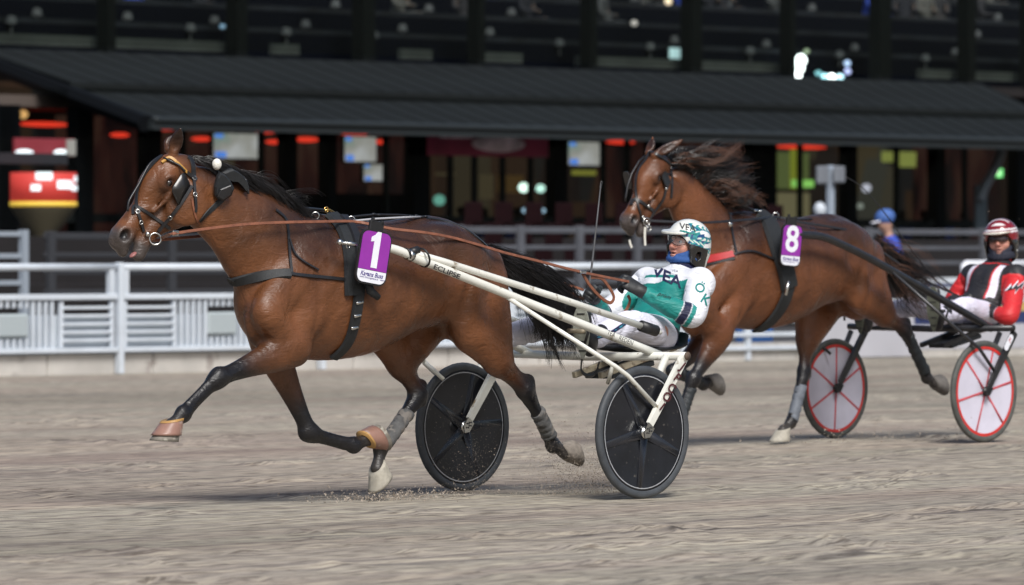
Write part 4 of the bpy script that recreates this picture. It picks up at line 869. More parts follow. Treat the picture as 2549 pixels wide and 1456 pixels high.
        for t in (.2, .36, .5, .66, .84, .95):       # creases pressed round the sleeve
            p = sh + (el - sh) * t if t < .55 else el + (wr - el) * (t - .5) * 2; d = (el - sh) if t < .55 else (wr - el); d = d / np.linalg.norm(d); n_ = np.cross(d, (0, 0, 1)); n_ /= np.linalg.norm(n_); w_ = np.cross(n_, d)
            ring = [tuple(p + (n_ * math.cos(a) + w_ * math.sin(a)) * (.083 if t < .55 else .072 - (t - .5) * .06) + d * .035 * math.sin(a * 2 + t * 9)) for a in np.linspace(t * 7, t * 7 + 3.2, 7)]
            Jk.chain([(*q, .0065, .0065) for q in ring], k=.022, sub=True, spl=1)
    for t, a0 in ((.15, .6), (.35, 2.4), (.55, 1.2)):
        p = np.array(pv) * (1 - t) + np.array(ch) * t; Jk.chain([(p[0] + .125 * math.cos(a), p[1] + .18 * math.sin(a), p[2] + .02 * math.sin(3 * a), .006, .006) for a in np.linspace(a0 - 1.8, a0, 7)], k=.02, sub=True, spl=1)
    v, q = Jk.mesh(); w = st['jacket'](v, J, arms); jk = obj('jacket', v, q, cloth('jacket_cloth', attr='Col', rough=.55, bump=.006), root, True, w)
    st['jk_bvh'] = BVHTree.FromPolygons([tuple(p) for p in v], [tuple(x) for x in q]); st['jk'] = jk
    # trousers
    T = Field(lo, hi, .0075); T.chain([(pv[0] - .02, 0, pv[2] - .02, .115, .175), (pv[0] + .06, 0, pv[2] + .01, .11, .165)], k=.03, spl=1)
    for s_ in 'lr':
        hp, kn, an = (np.array(J[k + s_]) for k in ('hip_', 'kne_', 'ank_'))
        T.chain([(*hp, .090, .085), (*(hp * .5 + kn * .5), .084, .078), (*kn, .075, .068), (*(kn * .5 + an * .5), .074, .066), (*(kn * .1 + an * .9), .062, .058)], k=.04)
        for t in (.25, .45, .7, .9, 1.15, 1.4, 1.62, 1.82):
            a_, b_ = (hp, kn) if t < 1 else (kn, an); p = a_ + (b_ - a_) * (t % 1); d = (b_ - a_) / np.linalg.norm(b_ - a_); n_ = np.cross(d, (0, 1, 0)); n_ /= np.linalg.norm(n_); w_ = np.cross(n_, d); rr = .104 - .02 * t
            T.chain([(*(p + (n_ * math.cos(a) + w_ * math.sin(a)) * rr + d * (.05 * math.sin(a * 1.5 + t * 5))), .008, .008) for a in np.linspace(t * 5, t * 5 + 3.0, 7)], k=.026, sub=True, spl=1)
    v, q = T.mesh(); tr = obj('trousers', v, q, cloth(st['trouser'][0], st['trouser'][1], rough=.6, bump=.008), root)
    st['tr_bvh'] = BVHTree.FromPolygons([tuple(p) for p in v], [tuple(x) for x in q]); st['tr'] = tr
    # boots
    for s_ in 'lr':
        an, toe = Vector(J['ank_' + s_]), Vector(J['toe_' + s_]); d = (toe - an); heel = an + Vector((.045, 0, -.06)); fd = Field(np.minimum(an, toe) - .14, np.maximum(an, toe) + .14, .006)
        fd.chain([(*(heel + Vector((-.03, 0, .0))), .038, .035), (*heel.lerp(toe, .5), .040, .042), (*heel.lerp(toe, .85), .034, .044), (*toe, .026, .034)], k=.02); fd.chain([(*(an + Vector((-.07, 0, .03))), .052, .05), (*an, .048, .044), (*heel.lerp(toe, .25), .04, .04)], k=.03)
        v, q = fd.mesh(); bt = obj('boot', v, q, m_leather, root)
        ax = (toe - heel).normalized(); nrm = Vector((1, .42 if s_ == 'l' else .1, 0)).normalized(); nrm = (nrm - ax * nrm.dot(ax)).normalized(); c = heel.lerp(toe, .47); M = plane_at(c + nrm * .036, Vector((-nrm.y, nrm.x, 0)), ax)
        if M.col[2].xyz.dot(nrm) < 0: M = plane_at(c + nrm * .036, Vector((nrm.y, -nrm.x, 0)), ax)
        hl_ = (toe - heel).length / 2 + .035; out = [(.038 * math.sin(t) * (1.05 + .35 * math.cos(t * 1.0 + .2) - .18 * math.cos(2 * t)), -hl_ * math.cos(t) * -1) for t in np.linspace(0, 2 * math.pi, 22, endpoint=False)]
        mb = MB(); mb.prism(out[::-1], M, .012); so = mb.build('sole', st['sole'], root, False)
        mb = MB()
        for k in range(5): mb.box((0, -hl_ * .7 + k * hl_ * .34, .0135), (.045, .007, .003))
        mb.v = [M @ Vector(p) for p in mb.v]; mb.build('tread', m_blackp, so, False)
    # gloves
    for s_ in 'lr':
        wr, ha = Vector(J['wri_' + s_]), Vector(J['han_' + s_]); sgn = 1 if s_ == 'l' else -1
        fist(ha, ha - wr, (0.1, .75 * sgn, .45), (.2, -.6 * sgn, 1), st['glove'], root, 1.12, wrist=wr)
    # helmet
    He = Field(np.array(hc) - .25, np.array(hc) + .25, .0045); e = lambda c, r, **k: He.ell(H(*c), tuple(x * hs for x in r), M=HM, **k)
    e((-.014, 0, .040), (.138, .118, .118), k=.002); He.chain([(*H(-.05, 0, -.03), .105, .112), (*H(-.055, 0, -.075), .092, .105)], k=.03, lat=tuple(l), spl=1)
    for s_ in (1, -1): He.chain([(*H(.01, .100 * s_, -.02), .045, .016), (*H(-.01, .095 * s_, -.075), .042, .014), (*H(-.03, .085 * s_, -.105), .03, .012)], k=.02, lat=tuple(l))
    Hi = Field(np.array(hc) - .25, np.array(hc) + .25, .0045); Hi.ell(H(-.014, 0, .030), (.118 * hs, .100 * hs, .104 * hs), M=HM, k=.002); Hi.chain([(*H(-.02, 0, -.05), .095, .094), (*H(-.02, 0, -.16), .10, .10)], k=.02, lat=tuple(l), spl=1); Hi.ell(H(.15, 0, -.060), (.150 * hs, .13 * hs, .112 * hs), M=HM, k=.02)
    for s_ in (1, -1): Hi.ell(H(-.012, .11 * s_, -.052), (.020 * hs, .03 * hs, .028 * hs), M=HM, k=.004)
    He.F = np.maximum(He.F, -Hi.F)
    for rr in (1.0, .72, .45, .2): He.chain([(*H(.092 + .074 * rr * math.cos(t), .097 * (rr * .35 + .65) * math.sin(t), .058 - .024 * rr * math.cos(t)), .0085, .0085) for t in np.linspace(-1.25, 1.25, 9)], k=.012, spl=1)
    v, q = He.mesh(); uv = (v - np.array(hc)) / hs; a, b, c = uv @ np.array(f), uv @ np.array(l), uv @ np.array(u)
    inside = ((a + .014) / .131) ** 2 + (b / .111) ** 2 + ((c - .040) / .112) ** 2 < 1
    cols = st['helmet'](a, b, c); blackw = (inside & (c > -.03) & ~((a > .09) & (c > .02))) | ((c < .002 - .0 * a) & (a > -.085 + .2 * (c + .06))) & (np.abs(b) > .03) & (a < .09); cols[blackw] = (.013, .013, .013)
    cols[(a > .118) & (c < .047)] = st['visor']
    hm = obj('helmet', v, q, mat('helmet_shell', (.7, .7, .7), rough=.16, attr='Col', spec=.6, coat=.7), root, True, cols); st['hm'] = hm; st['hm_bvh'] = BVHTree.FromPolygons([tuple(p) for p in v], [tuple(x) for x in q])
    # neck scarf / balaclava under the chin
    Sc = Field(np.array(hc) - .2, np.array(hc) + .2, .005)
    for t0, t1, ra in st['scarf']: Sc.chain([(*H(.082 * math.cos(t) + .0, .088 * math.sin(t), t0 + t1 * math.cos(t)), ra, .011) for t in np.linspace(-1.75, 1.75, 13)], k=.014, spl=1)
    Sc.chain([(*H(.03, 0, -.105), .04, .05), (*H(-.02, 0, -.115), .055, .058)], k=.02)
    for s_ in (1, -1): Sc.chain([(*H(.070, .030 * s_, -.088), .022, .012), (*H(.040, .066 * s_, -.062), .020, .012), (*H(.010, .082 * s_, -.025), .014, .010)], k=.012, spl=2)
    v, q = Sc.mesh(); obj('scarf', v, q, cloth(*st['scarf_m'], rough=.8, bump=.004), root)
    # eyewear
    mb = MB(); n = 15; w_, h_, th_ = st['lens'] ; v = []
    for i in range(n):
        t = -th_ + 2 * th_ * i / (n - 1); x = .022 + .092 * math.cos(t); y = .086 * math.sin(t); dip = .010 * math.exp(-(t / .16) ** 2); hh = h_ * (1 - (abs(t) / th_) ** 4 * .55)
        for zz in (hh, hh * .5, 0, -hh * .5, -hh + dip * 1.3): v.append(H(x - .15 * abs(zz) + .004, y, .004 + zz))
    mb.add(v, [(i * 5 + k, i * 5 + k + 1, (i + 1) * 5 + k + 1, (i + 1) * 5 + k) for i in range(n - 1) for k in range(4)]); g = mb.build('goggles', st['lens_m'], root)
    mb = MB(); mb.tube([v[i * 5] for i in range(n)], .0022 if st.get('thin') else .0032, 5); mb.tube([v[i * 5 + 4] for i in range(n)], .0018, 5); mb.build('frame', m_blackp if not st.get('thin') else m_leather, g)
    return root

def jac1(v, J, arms):
    W, Tq, N = np.array([.72, .73, .78]), np.array([.008, .215, .190]), np.array([.010, .012, .045]); c = np.tile(W, (len(v), 1))
    pv, ch, nk_ = (np.array(J[k]) for k in ('pelvis', 'chest', 'neck')); ax = nk_ - pv; t = ((v - pv) @ ax) / (ax @ ax); wob = .012 * np.sin(v[:, 1] * 30)
    c[t < .60 + wob + .10 * (v[:, 1] > .02) * (np.abs(v[:, 1]) - .02) / .15] = Tq; front = v[:, 0] > (pv + ax * t[:, None])[:, 0]
    c[(t > .69) & (t < .74) & front & (np.abs(v[:, 1] - .0) < .12)] = Tq; c[(t < .14)] = N; c[t > 1.0] = N
    for s_ in 'lr':
        d, p = chain_dist(v, arms[s_]); dt = np.abs(v[:, 1]); on = (d < .105) & ((dt > .20) | (p > .45))
        c[on & (p <= .52)] = W; c[on & (p > .52)] = Tq; c[on & (p > .565)] = (.55, .56, .6); c[on & (p > .575)] = N; c[on & (p > .65)] = (.55, .56, .6); c[on & (p > .66)] = Tq
    return c
def hel1(a, b, c):
    k = np.tile([.74, .74, .70], (len(a), 1)); TQ, BL = np.array([.03, .27, .27]), np.array([.012, .06, .18])
    side = (a < .070) & (np.abs(b) > .035) & (c > -.02); n1 = np.sin(a * 170 + 3 * np.sin(c * 150)) + np.sin(c * 210 + b * 60); k[side & (n1 > -.7) & (c < .125)] = TQ; k[side & (n1 > .9) & (c < .125)] = BL; k[side & (((a + .035) / .05) ** 2 + ((c - .085) / .016) ** 2 < 1)] = (.8, .8, .8)
    e = (np.abs(c - .046 + .25 * (a - .08)) < .010) & (a > -.02); k[e] = TQ; k[e & (np.sin(b * 400) > .2)] = BL
    k[(a < -.03) & (np.abs(c + .35 * (a + .03) - .01) < .013)] = (.75, .75, .75); k[c > .135] = (.74, .74, .70); return k
DR1 = dict(pelvis=(-.76, 0, .875), chest=(-.925, 0, 1.065), neck=(-1.035, 0, 1.215), head=(-1.082, -.005, 1.366), look=(-3, 14, -5), hscale=.96,
    sho_l=(-.975, .20, 1.155), elb_l=(-.765, .345, .965), wri_l=(-.545, .205, 1.095), han_l=(-.475, .155, 1.140),
    sho_r=(-.975, -.20, 1.155), elb_r=(-.70, -.30, .965), wri_r=(-.515, -.155, 1.06), han_r=(-.435, -.115, 1.095),
    hip_l=(-.76, .10, .88), kne_l=(-.38, .23, .935), ank_l=(-.035, .275, .855), toe_l=(.035, .285, 1.02),
    hip_r=(-.76, -.10, .88), kne_r=(-.28, -.22, .94), ank_r=(.20, -.27, .835), toe_r=(.29, -.28, .99))
glass = mat('clear_lens', (.75, .78, .80), rough=.08, spec=.8); _b = glass.node_tree.nodes['Principled BSDF']; _b.inputs['Alpha'].default_value = .14
blk_glove = mat('glove_leather', (.020, .021, .022), rough=.5, var=.5, vscale=50, bump=.001, bscale=120)
st1 = dict(jacket=jac1, helmet=hel1, visor=(.70, .69, .62), trouser=('white_trousers', (.70, .70, .80)), sole=mat('boot_sole', (.25, .26, .22), rough=.8, var=.2, vscale=30, bump=.003, bscale=60), glove=blk_glove,
    scarf=[(-.082, -.022, .016)], scarf_m=('blue_scarf', (.020, .075, .25)), lens=(.09, .026, .95), lens_m=glass, thin=True, mouth=.0055, stubble=.15)
driver1 = thing('person', 'driver in white and teal suit leaning back with reins and whip, teal helmet', 'person', (H1.X0, H1.Y0, 0), H1.rz)
driver(H1, DR1, st1, driver1)
# writing on the suit and helmet
O1 = H1.cam(); navy = mat('navy_print', (.012, .014, .06), rough=.6); teal = mat('teal_print', (.006, .20, .18), rough=.6)
def art(name, txt, fr, cx, cy, y, pxh, rx, ry, ux, uy, bvh, m, parent, **kw):
    v, f = text_mesh(txt, 1.0, **kw); return drape(name, v, f, lambda a, b: fr.L(cx + (a * rx + b * ux) * pxh, cy + (a * ry + b * uy) * pxh, y), bvh, fr.cam(), m, parent, .0035)
art('chest_lettering', 'VEA', H1, 1660, 690, .1, 44, .92, .42, .12, -.85, st1['jk_bvh'], navy, st1['jk'], bold=.02)
art('sleeve_lettering', 'Ö', H1, 1741, 718, .2, 33, .80, .55, .50, -.80, st1['jk_bvh'], teal, st1['jk'], bold=.01)
art('sleeve_lettering', 'K', H1, 1755, 747, .2, 36, .80, .55, .50, -.80, st1['jk_bvh'], teal, st1['jk'], bold=.01)
art('brand_script', 'prism', H1, 1652, 736, .1, 15, .93, .36, .2, -.9, st1['jk_bvh'], m_ink, st1['jk'], shear=.5)
art('helmet_lettering', 'VEA', H1, 1711, 567, 0, 23, .97, .2, .0, -.9, st1['hm_bvh'], m_ink, st1['hm'], bold=.01)
v_ = [(-.5, -.12), (.5, -.12), (.5, .12), (-.5, .12)]; drape('helmet_stripe', v_, [(0, 1, 2, 3)], lambda a, b: H1.L(1713 + a * 42, 579 + a * 8 - b * 17, 0), st1['hm_bvh'], O1, teal, st1['hm'])
v_ = [(-.5, -.5), (.5, -.5), (.5, .5), (-.5, .5)]; drape('collar_patch', v_, [(0, 1, 2, 3)], lambda a, b: H1.L(1680 + a * 18, 676 + a * 3 - b * 14, 0), st1['jk_bvh'], O1, m_pwhite, st1['jk'])
art('collar_lettering', 'VEA', H1, 1680, 676, 0, 9, 1, .15, 0, -1, st1['jk_bvh'], m_ink, st1['jk'])
def leg_line(st, fr, rows, w, m, y):
    P_, N_ = [], []; o = fr.cam()
    for a, b in spline(rows, 5):
        t = Vector(fr.L(a, b, y)); d = (t - o).normalized(); lo_, n_, i, ds = st['tr_bvh'].ray_cast(o, d)
        if lo_ is None: continue
        n_ = n_ if n_.dot(d) < 0 else -n_; P_.append(lo_ + n_ * .0015); N_.append(n_)
    mb = MB(); mb.ribbon(P_, N_, w, .0015); mb.build('side_stripe', m, st['tr'], False)
leg_line(st1, H1, [(1473, 845), (1492, 838), (1512, 832), (1530, 822), (1545, 812), (1558, 803)], .020, navy, .25); leg_line(st1, H1, [(1473, 845.5), (1492, 838.5), (1512, 832.5), (1530, 822.5), (1545, 812.5), (1558, 803.5)], .009, mat('cyan_print', (.03, .25, .33), rough=.6), .25)
# reins, loops and whip
def rein(name, pts, m, label, loc, w=.020, group=None):
    t = thing(name, label, 'rein', loc[0], loc[1], group); P_ = [Vector(p) for p in spline([tuple(p) for p in pts], 4)]; mb = MB(); mb.ribbon(P_, [(0.2, 1, .35)] * len(P_), w, .004); mb.build('strap', m, t, False); return t
P_L, P_R = (H1.X0, H1.Y0, 0), H1.rz
near = [tuple(surf(S1, 394, 584.7, .03)[0]), L(425, 583, .12), L(450, 578.6, .13), L(518, 569, .14), L(611, 558.5, .16), L(704, 553.8, .18), L(790, 552, .17), L(873.5, 551, .13), L(919.5, 558, .16), L(975, 569.5, .2), L(1057, 579, .25), L(1123, 591, .25), L(1188.6, 609, .24), L(1254, 628.6, .22), L(1320, 645, .2), L(1449, 677.6, .18), (-.44, .165, 1.165)]
r1 = rein('rein', near, m_brown, 'brown rein running from the bit to the near glove of the teal driver', (P_L, P_R), .017, 'driving reins')
far = [L(366, 600, -.13), L(600, 580, -.16), L(880, 570, -.10), L(1123, 600, -.2), L(1361, 688, -.14), L(1388, 700.6, -.13), L(1451, 721.6, -.115)]
r2 = rein('rein', far, m_brown, 'brown rein on the far side leading to the gloved hand with the whip', (P_L, P_R), .017, 'driving reins')
for o, rows, y in ((r1, [(1449, 679.7), (1467.8, 711), (1493, 738.4), (1514, 753), (1524, 750), (1526.5, 736), (1514, 713), (1495, 692), (1470, 690)], .17), (r1, [(1562, 735), (1567, 748), (1560, 768), (1545, 784), (1512, 792)], .12)):
    P_ = [Vector(L(a, b, y)) for a, b in spline(rows, 4)]; mb = MB(); mb.ribbon(P_, [(0, 1, 0)] * len(P_), .020, .004); mb.build('hand_loop', m_brown, o, False)
P_ = [Vector(L(a, b, -.12)) for a, b in spline([(1365, 692), (1400, 712), (1430, 735), (1452, 745)], 4)]; mb = MB(); mb.ribbon(P_, [(0, 1, 0)] * len(P_), .018, .004); mb.build('hand_loop', m_brown, r2, False)
for o, (a, b, y) in ((r1, (1447, 677, .18)), (r2, (1360, 687, -.14))): mb = MB(); mb.box(L(a, b, y), (.05, .035, .016), bev=.004); mb.build('buckle', m_steel, o, False)
for o, (a, b, y) in ((r1, (437, 580.5, .13)),): mb = MB(); mb.box(L(a, b, y), (.04, .012, .028), bev=.003); mb.build('buckle', m_steel, o, False)
wp = thing('whip', 'thin grey driving whip held upright in the far glove of the teal driver', 'whip', P_L, P_R); mb = MB(); mb.tube([L(1465, 738, -.115), L(1466, 710, -.115), L(1471, 675, -.12), L(1484, 560, -.13), L(1495, 458, -.14)], [.010, .0085, .0065, .005, .0035], 7); mb.build('shaft', mat('whip_grey', (.07, .07, .075), rough=.5), wp)
mb = MB(); mb.ribbon([L(1494, 468, -.14), L(1495.5, 460, -.14), L(1498, 451, -.14)], [(0, 1, 0)] * 3, .017, .002); mb.build('lash', m_leather, wp, False)

# ---- the second horse (race number 8) with its harness, sulky and driver
H2 = Frame((2260 - CX_PX) / F_PX * 40.8, 40.8, 46); K = H2.L
horse2 = thing('horse', 'second bay horse with plate 8, its mane blowing, partly behind the teal driver', 'horse', (H2.X0, H2.Y0, 0), H2.rz)
legs2 = dict(fore_l=[K(1788, 838, .15), K(1724, 945, .12), K(1690, 1045, .10), K(1672, 1078, .10), K(1745, 765, .165)],
    fore_r=[K(1765, 838, -.15), K(1676, 925, -.12), K(1750, 956, -.10), K(1767, 950, -.10), K(1690, 760, -.16)],
    hind_l=[K(2150, 742, .17), K(2252, 824, .15), K(2306, 940, .12), K(2325, 953, .12), None],
    hind_r=[K(2012, 778, -.165), K(2000, 928, -.14), K(1968, 1052, -.11), K(1948, 1072, -.10), None])
S2 = dict(fr=H2, root=horse2, lo=(-.2, -.36, .02), hi=(3.35, .38, 2.22), dx=-.06, zs=1.055, legs=legs2, bay=np.array([.128, .046, .018]),
    neck=[(1.82, 0, 1.26, .33, .17), nk(H2, 1788, 640, 0, .30, .145), nk(H2, 1752, 568, -.01, .235, .11), nk(H2, 1718, 512, -.02, .185, .09), nk(H2, 1692, 470, -.03, .155, .08)],
    poll=K(1643, 392, -.03), head=(-6, 58), hs=.98, earz=.08,
    ears=[((.012, .050, .070), K(1703, 346, .10), (.75, .55, 0)), ((-.005, -.050, .075), K(1624, 340, -.09), (.9, .1, 0))])
build_horse(S2, .0105)
m_gwrap = mat('blue_grey_wrap', (.12, .135, .16), rough=.7, var=.3, vscale=25, bump=.004, bscale=40); m_kwrap = mat('black_wrap', (.016, .020, .023), rough=.6, var=.4, vscale=30, bump=.003, bscale=40)
hooves(S2, [('fore_l', 0, False, m_hoof), ('fore_r', -105, False, mat('dusty_hoof', (.14, .13, .12), rough=.8, var=.3)), ('hind_l', -108, False, mat('dusty_hoof', (.1, .1, .1))), ('hind_r', 0, False, m_white)])
leg_wraps(S2, [('hind_r', .25, .95)], m_gwrap); leg_wraps(S2, [('hind_l', .10, .92), ('fore_l', .2, .9), ('fore_r', .2, .9)], m_kwrap)
gd = []
for (a, b), (c_, d_), (e_, f_) in (((1672, 396), (1722, 388), (1775, 380)), ((1690, 408), (1755, 388), (1822, 374)), ((1715, 432), (1780, 402), (1852, 408)), ((1742, 455), (1800, 430), (1868, 436)), ((1768, 478), (1812, 462), (1860, 470)), ((1795, 502), (1828, 492), (1862, 500)), ((1830, 515), (1855, 512), (1880, 520))):
    gd.append([Vector(K(a, b, -.0)), Vector(K((a * 2 + c_) / 3, (b * 2 + d_) / 3 - 6, .03)), Vector(K(c_, d_, .06)), Vector(K(e_, f_, .05))])
hair_mass('mane', gd, 2300, (.036, .04, .036), m_hair, horse2, r0=.0030, curl=.035, lenvar=.45)
hair_mass('mane_ends', gd, 220, (.05, .05, .045), mat('brown_hair', (.14, .065, .04), rough=.45), horse2, r0=.0020, curl=.06, lenvar=.2)
tg = []
for k in range(5):
    t = k / 4; tg.append([Vector(K(2178, 606 + 14 * t, .02 - .04 * t)), Vector(K(2208, 622 + 44 * t, 0)), Vector(K(2248 - 14 * t, 650 + 62 * t, 0)), Vector(K(2295 - 28 * t, 690 + 60 * t, -.02)), Vector(K(2335 - 48 * t, 738 + 48 * t, -.05))])
hair_mass('tail', tg, 1100, (.05, .06, .05), m_hair, horse2, r0=.0024, curl=.04, seg=12, lenvar=.5)
hair_mass('tail_wisps', tg, 120, (.11, .12, .10), mat('brown_hair', (.1, .05, .03)), horse2, r0=.0016, curl=.08, seg=12, lenvar=.4)

br2 = thing('bridle', 'black bridle with steel rings and white tongue ties on the second horse', 'bridle', (H2.X0, H2.Y0, 0), H2.rz)
S_('browband', S2, [(1616, 378.6), (1630, 384), (1646, 392), (1660, 403), (1671, 416)], .022, m_leather, br2, .008)
S_('cheek_strap', S2, [(1668, 417), (1670, 436), (1671, 455), (1671, 474), (1669, 493)], .020, m_leather, br2, .006)
S_('cheekpiece', S2, [(1660, 432), (1657, 449.7), (1655, 470), (1652, 492), (1638, 513), (1624, 531), (1614, 548)], .018, m_leather, br2, .007, .005)
S_('face_strap', S2, [(1614, 380), (1600, 403), (1588.6, 427.9), (1584, 450), (1583, 471.6), (1585.9, 509.9), (1591, 535), (1598, 552)], .016, m_leather, br2, .006, .006)
S_('noseband', S2, [(1563, 493), (1575, 495), (1588.6, 499), (1600, 507), (1610.5, 515), (1624, 524)], .026, m_leather, br2, .008)
mb = MB(); mb.tube([K(x, y, -.10) for x, y in ((1612, 382), (1590, 402), (1572, 432), (1562, 462), (1557, 490), (1556, 500))], .007, 6); mb.build('overcheck_strap', m_leather, br2)
mb = MB(); q = surf(S2, 1652, 447, .012); mb.prism(rrect(.085, .10, .025), plane_at(q[0] + q[1] * .012, Vector((.75, .3, -.5)), (.5, 0, .8)), .008); mb.build('blinker', MATS['blinker_leather'], br2, False)
mb = MB(); mb.prism(rrect(.07, .12, .025), plane_at(Vector(K(1563, 448, -.13)), Vector((.2, 1, 0)), (.3, 0, 1)), .008); mb.build('blinker', MATS['blinker_leather'], br2, False)
mb = MB(); q = surf(S2, 1606, 552, .014); mb.ring(q[0], q[1], .026, .005); mb.ring(q[0] + Vector((-.01, .01, -.045)), q[1], .018, .005); mb.ball(q[0], .013); mb.build('bit', m_steel, br2)
for a, b in ((1618, 379), (1673, 418), (1670, 437), (1612, 514), (1598, 540), (1656, 470)): mb = MB(); q = surf(S2, a, b, .012); mb.ball(q[0], (.014, .009, .012)); mb.build('buckle', m_steel, br2)
for (a, b), (c_, d_) in (((1566, 597), (1572, 616)), ((1605, 565), (1605.5, 611))):
    mb = MB(); q = Vector(K(a, b, .02)); mb.ribbon([q, q.lerp(Vector(K(c_, d_, .02)), .5) + Vector((.004, 0, 0)), K(c_, d_, .02)], [(0, 1, .1)] * 3, .018, .003); mb.build('tongue_tie', m_fleece, br2, False)
hn2 = thing('harness', 'black harness with red breast collar and wide girth on the second horse', 'harness', (H2.X0, H2.Y0, 0), H2.rz)
m_red = mat('red_nylon', (.42, .018, .022), rough=.5, var=.15)
S_('breast_collar', S2, [(1680, 660), (1720, 654), (1750, 647), (1790, 640), (1824, 633)], .055, m_red, hn2, .012, .004)
S_('collar_lining', S2, [(1680, 664), (1720, 659), (1750, 654), (1790, 647), (1826, 640)], .05, m_pad, hn2, .006, .003)
S_('trace', S2, [(1824, 636), (1834.6, 631), (1860, 625), (1883.9, 627.5), (1919, 645), (1944, 649)], .016, m_leather, hn2, .006, .01)
S_('neck_strap', S2, [(1812, 520), (1815, 540), (1818, 559), (1824, 595), (1832, 630)], .018, m_leather, hn2, .005, .005)
S_('saddle_pad', S2, [(1888, 534), (1908, 548), (1922, 580), (1934, 620), (1948, 655), (1958, 690), (1962, 715)], .15, m_pad, hn2, .024, .006)
S_('girth', S2, [(1962, 700), (1958, 730), (1944, 762), (1926, 788), (1902, 810), (1884, 820)], .105, m_pad, hn2, .014, .008)
S_('back_strap', S2, [(1925, 541), (1960, 545), (1990, 548), (2020, 546)], .014, m_leather, hn2, .006)
mb = MB(); mb.tube([K(1795, 488, .03), K(1830, 505, .03), K(1865, 520, .03), K(1890, 530, .03)], .011, 6); mb.tube([K(1848, 505, .02), K(1853, 496, .02), K(1852, 485, .02)], .008, 6); mb.build('overcheck', m_leather, hn2)
mb = MB(); mb.ring(K(1930, 537, .08), (.6, .8, 0), .021, .004); mb.build('terret_ring', m_steel, hn2)
for q in (K(1880, 525, .03), K(1895, 526, .03)): mb = MB(); mb.ball(q, (.03, .016, .012)); mb.build('hook', m_steel, hn2)
mb = MB(); mb.box(K(1817, 559, .2), (.03, .02, .03), bev=.004); mb.build('clip', m_steel, hn2); mb = MB(); mb.tube([K(1962, 700, .36), K(1955, 735, .35)], .012, 6); mb.build('girth_buckle', m_steel, hn2)
number_plate(H2, 1969, 611, .37, '8', 4, 'purple and white plate with number 8 on the second horse', .190, .290)
m_bpaint = mat('black_paint', (.016, .016, .018), rough=.35, coat=.2, var=.3); m_lav = mat('white_disc', (.60, .58, .68), rough=.45, var=.07, vscale=9, wear=((.42, .38, .40), 30, .68)); m_rspk = mat('red_spoke', (.55, .09, .11), rough=.5, var=.15)
ur = dict(p=(1993, 583)); lt = [(1985, 583, .36), (2000, 585, .37), (2044, 589, .38), (2091, 607, .385), (2176.9, 650, .40), (2348, 748, .45), (2468, 818, .50)]
sulky2 = sulky(H2, dict(label='black sulky with white disc wheels and red spokes behind the second horse', paint=m_bpaint, disc=m_lav, tyre=mat('grey_tyre', (.075, .078, .072), rough=.7, var=.3, vscale=18), stripe=(.296, .316), stripe_m=mat('red_rim', (.58, .03, .025), rough=.4, var=.2), spoke_m=m_rspk, nspoke=6, sw=(.008, .009), emb=False, spin=12,
    stay=[(2219, 676, .42), (2425, 857, .735), (2436, 866, .745), (2472, 920, .735)], shaft=lt, shaft_r=.027, cross=(-.24, .80), cap=m_blackp, seat=-.68, seat_z=.82, rail=m_bpaint, foot=[(.02, .27, .82), (.28, -.27, .82)]))
_pp = plane_at(Vector((-.19, .760, .70)), (-.8, 0, -.62), (-.62, .0, .8)); _p = MB(); _p.prism(rrect(.045, .13, .02), _pp, .003); _p.build('fork_sticker', m_pwhite, sulky2, False); text_on('fork_lettering', 'K', _pp @ Matrix.Translation((0, .02, .004)), .05, m_red, sulky2)
def jac2(v, J, arms):
    Rd, Bk, W = np.array([.56, .020, .024]), np.array([.018, .017, .020]), np.array([.68, .66, .76]); c = np.tile(Bk, (len(v), 1))
    pv, ch, nk_ = (np.array(J[k]) for k in ('pelvis', 'chest', 'neck')); ax = nk_ - pv; t = ((v - pv) @ ax) / (ax @ ax); y = v[:, 1]
    c[(np.abs(y) > .095) & (np.abs(y) < .150) & (t < .80)] = W; c[(np.abs(np.abs(y) - .095) < .006) & (t < .8)] = Rd; c[(np.abs(t - .82 - .25 * np.abs(y)) < .012) & (np.abs(y) < .15)] = Rd; c[t > 1.0] = Rd
    for s_ in 'lr':
        d, p = chain_dist(v, arms[s_]); on = (d < .11) & ((np.abs(y) > .17) | (p > .5)); c[on] = Rd; c[on & (p > .74)] = W; c[on & (p > .752)] = Bk; c[on & (p < .06)] = Bk
    return c
def hel2(a, b, c):
    k = np.tile([.20, .006, .012], (len(a), 1)); W = (.75, .72, .72)
    for cc in (.052, .070): k[np.abs(c - cc + .18 * (a - .08)) < .0055] = W
    k[(a > .0) & (c > .095) & (np.abs(np.sin(a * 62 + 5 * b)) < .45) & (np.abs(b) < .07)] = W; k[(a < 0) & (c > .1)] = (.02, .01, .012); return k
def KJ(px, py, y): return tuple(K(px, py, y))
DR2 = dict(pelvis=(-.74, 0, .885), chest=(-.90, 0, 1.075), neck=KJ(2491, 652, 0), head=KJ(2491, 601, 0), look=(26, 6, 4), hscale=1.07,
    sho_l=(-.96, .205, 1.16), elb_l=KJ(2512, 790, .38), wri_l=KJ(2462, 770, .17), han_l=KJ(2428, 765, .11),
    sho_r=(-.96, -.205, 1.16), elb_r=KJ(2372, 748, -.33), wri_r=KJ(2378, 752, -.17), han_r=KJ(2396, 746, -.06),
    hip_l=(-.74, .10, .89), kne_l=(-.36, .22, .945), ank_l=(-.02, .27, .875), toe_l=(.04, .28, 1.07),
    hip_r=(-.74, -.10, .89), kne_r=(-.30, -.22, .945), ank_r=(.12, -.27, .86), toe_r=(.20, -.28, 1.03))
shade = mat('mirror_lens', (.05, .02, .02), rough=.06, spec=.9, metal=.3)
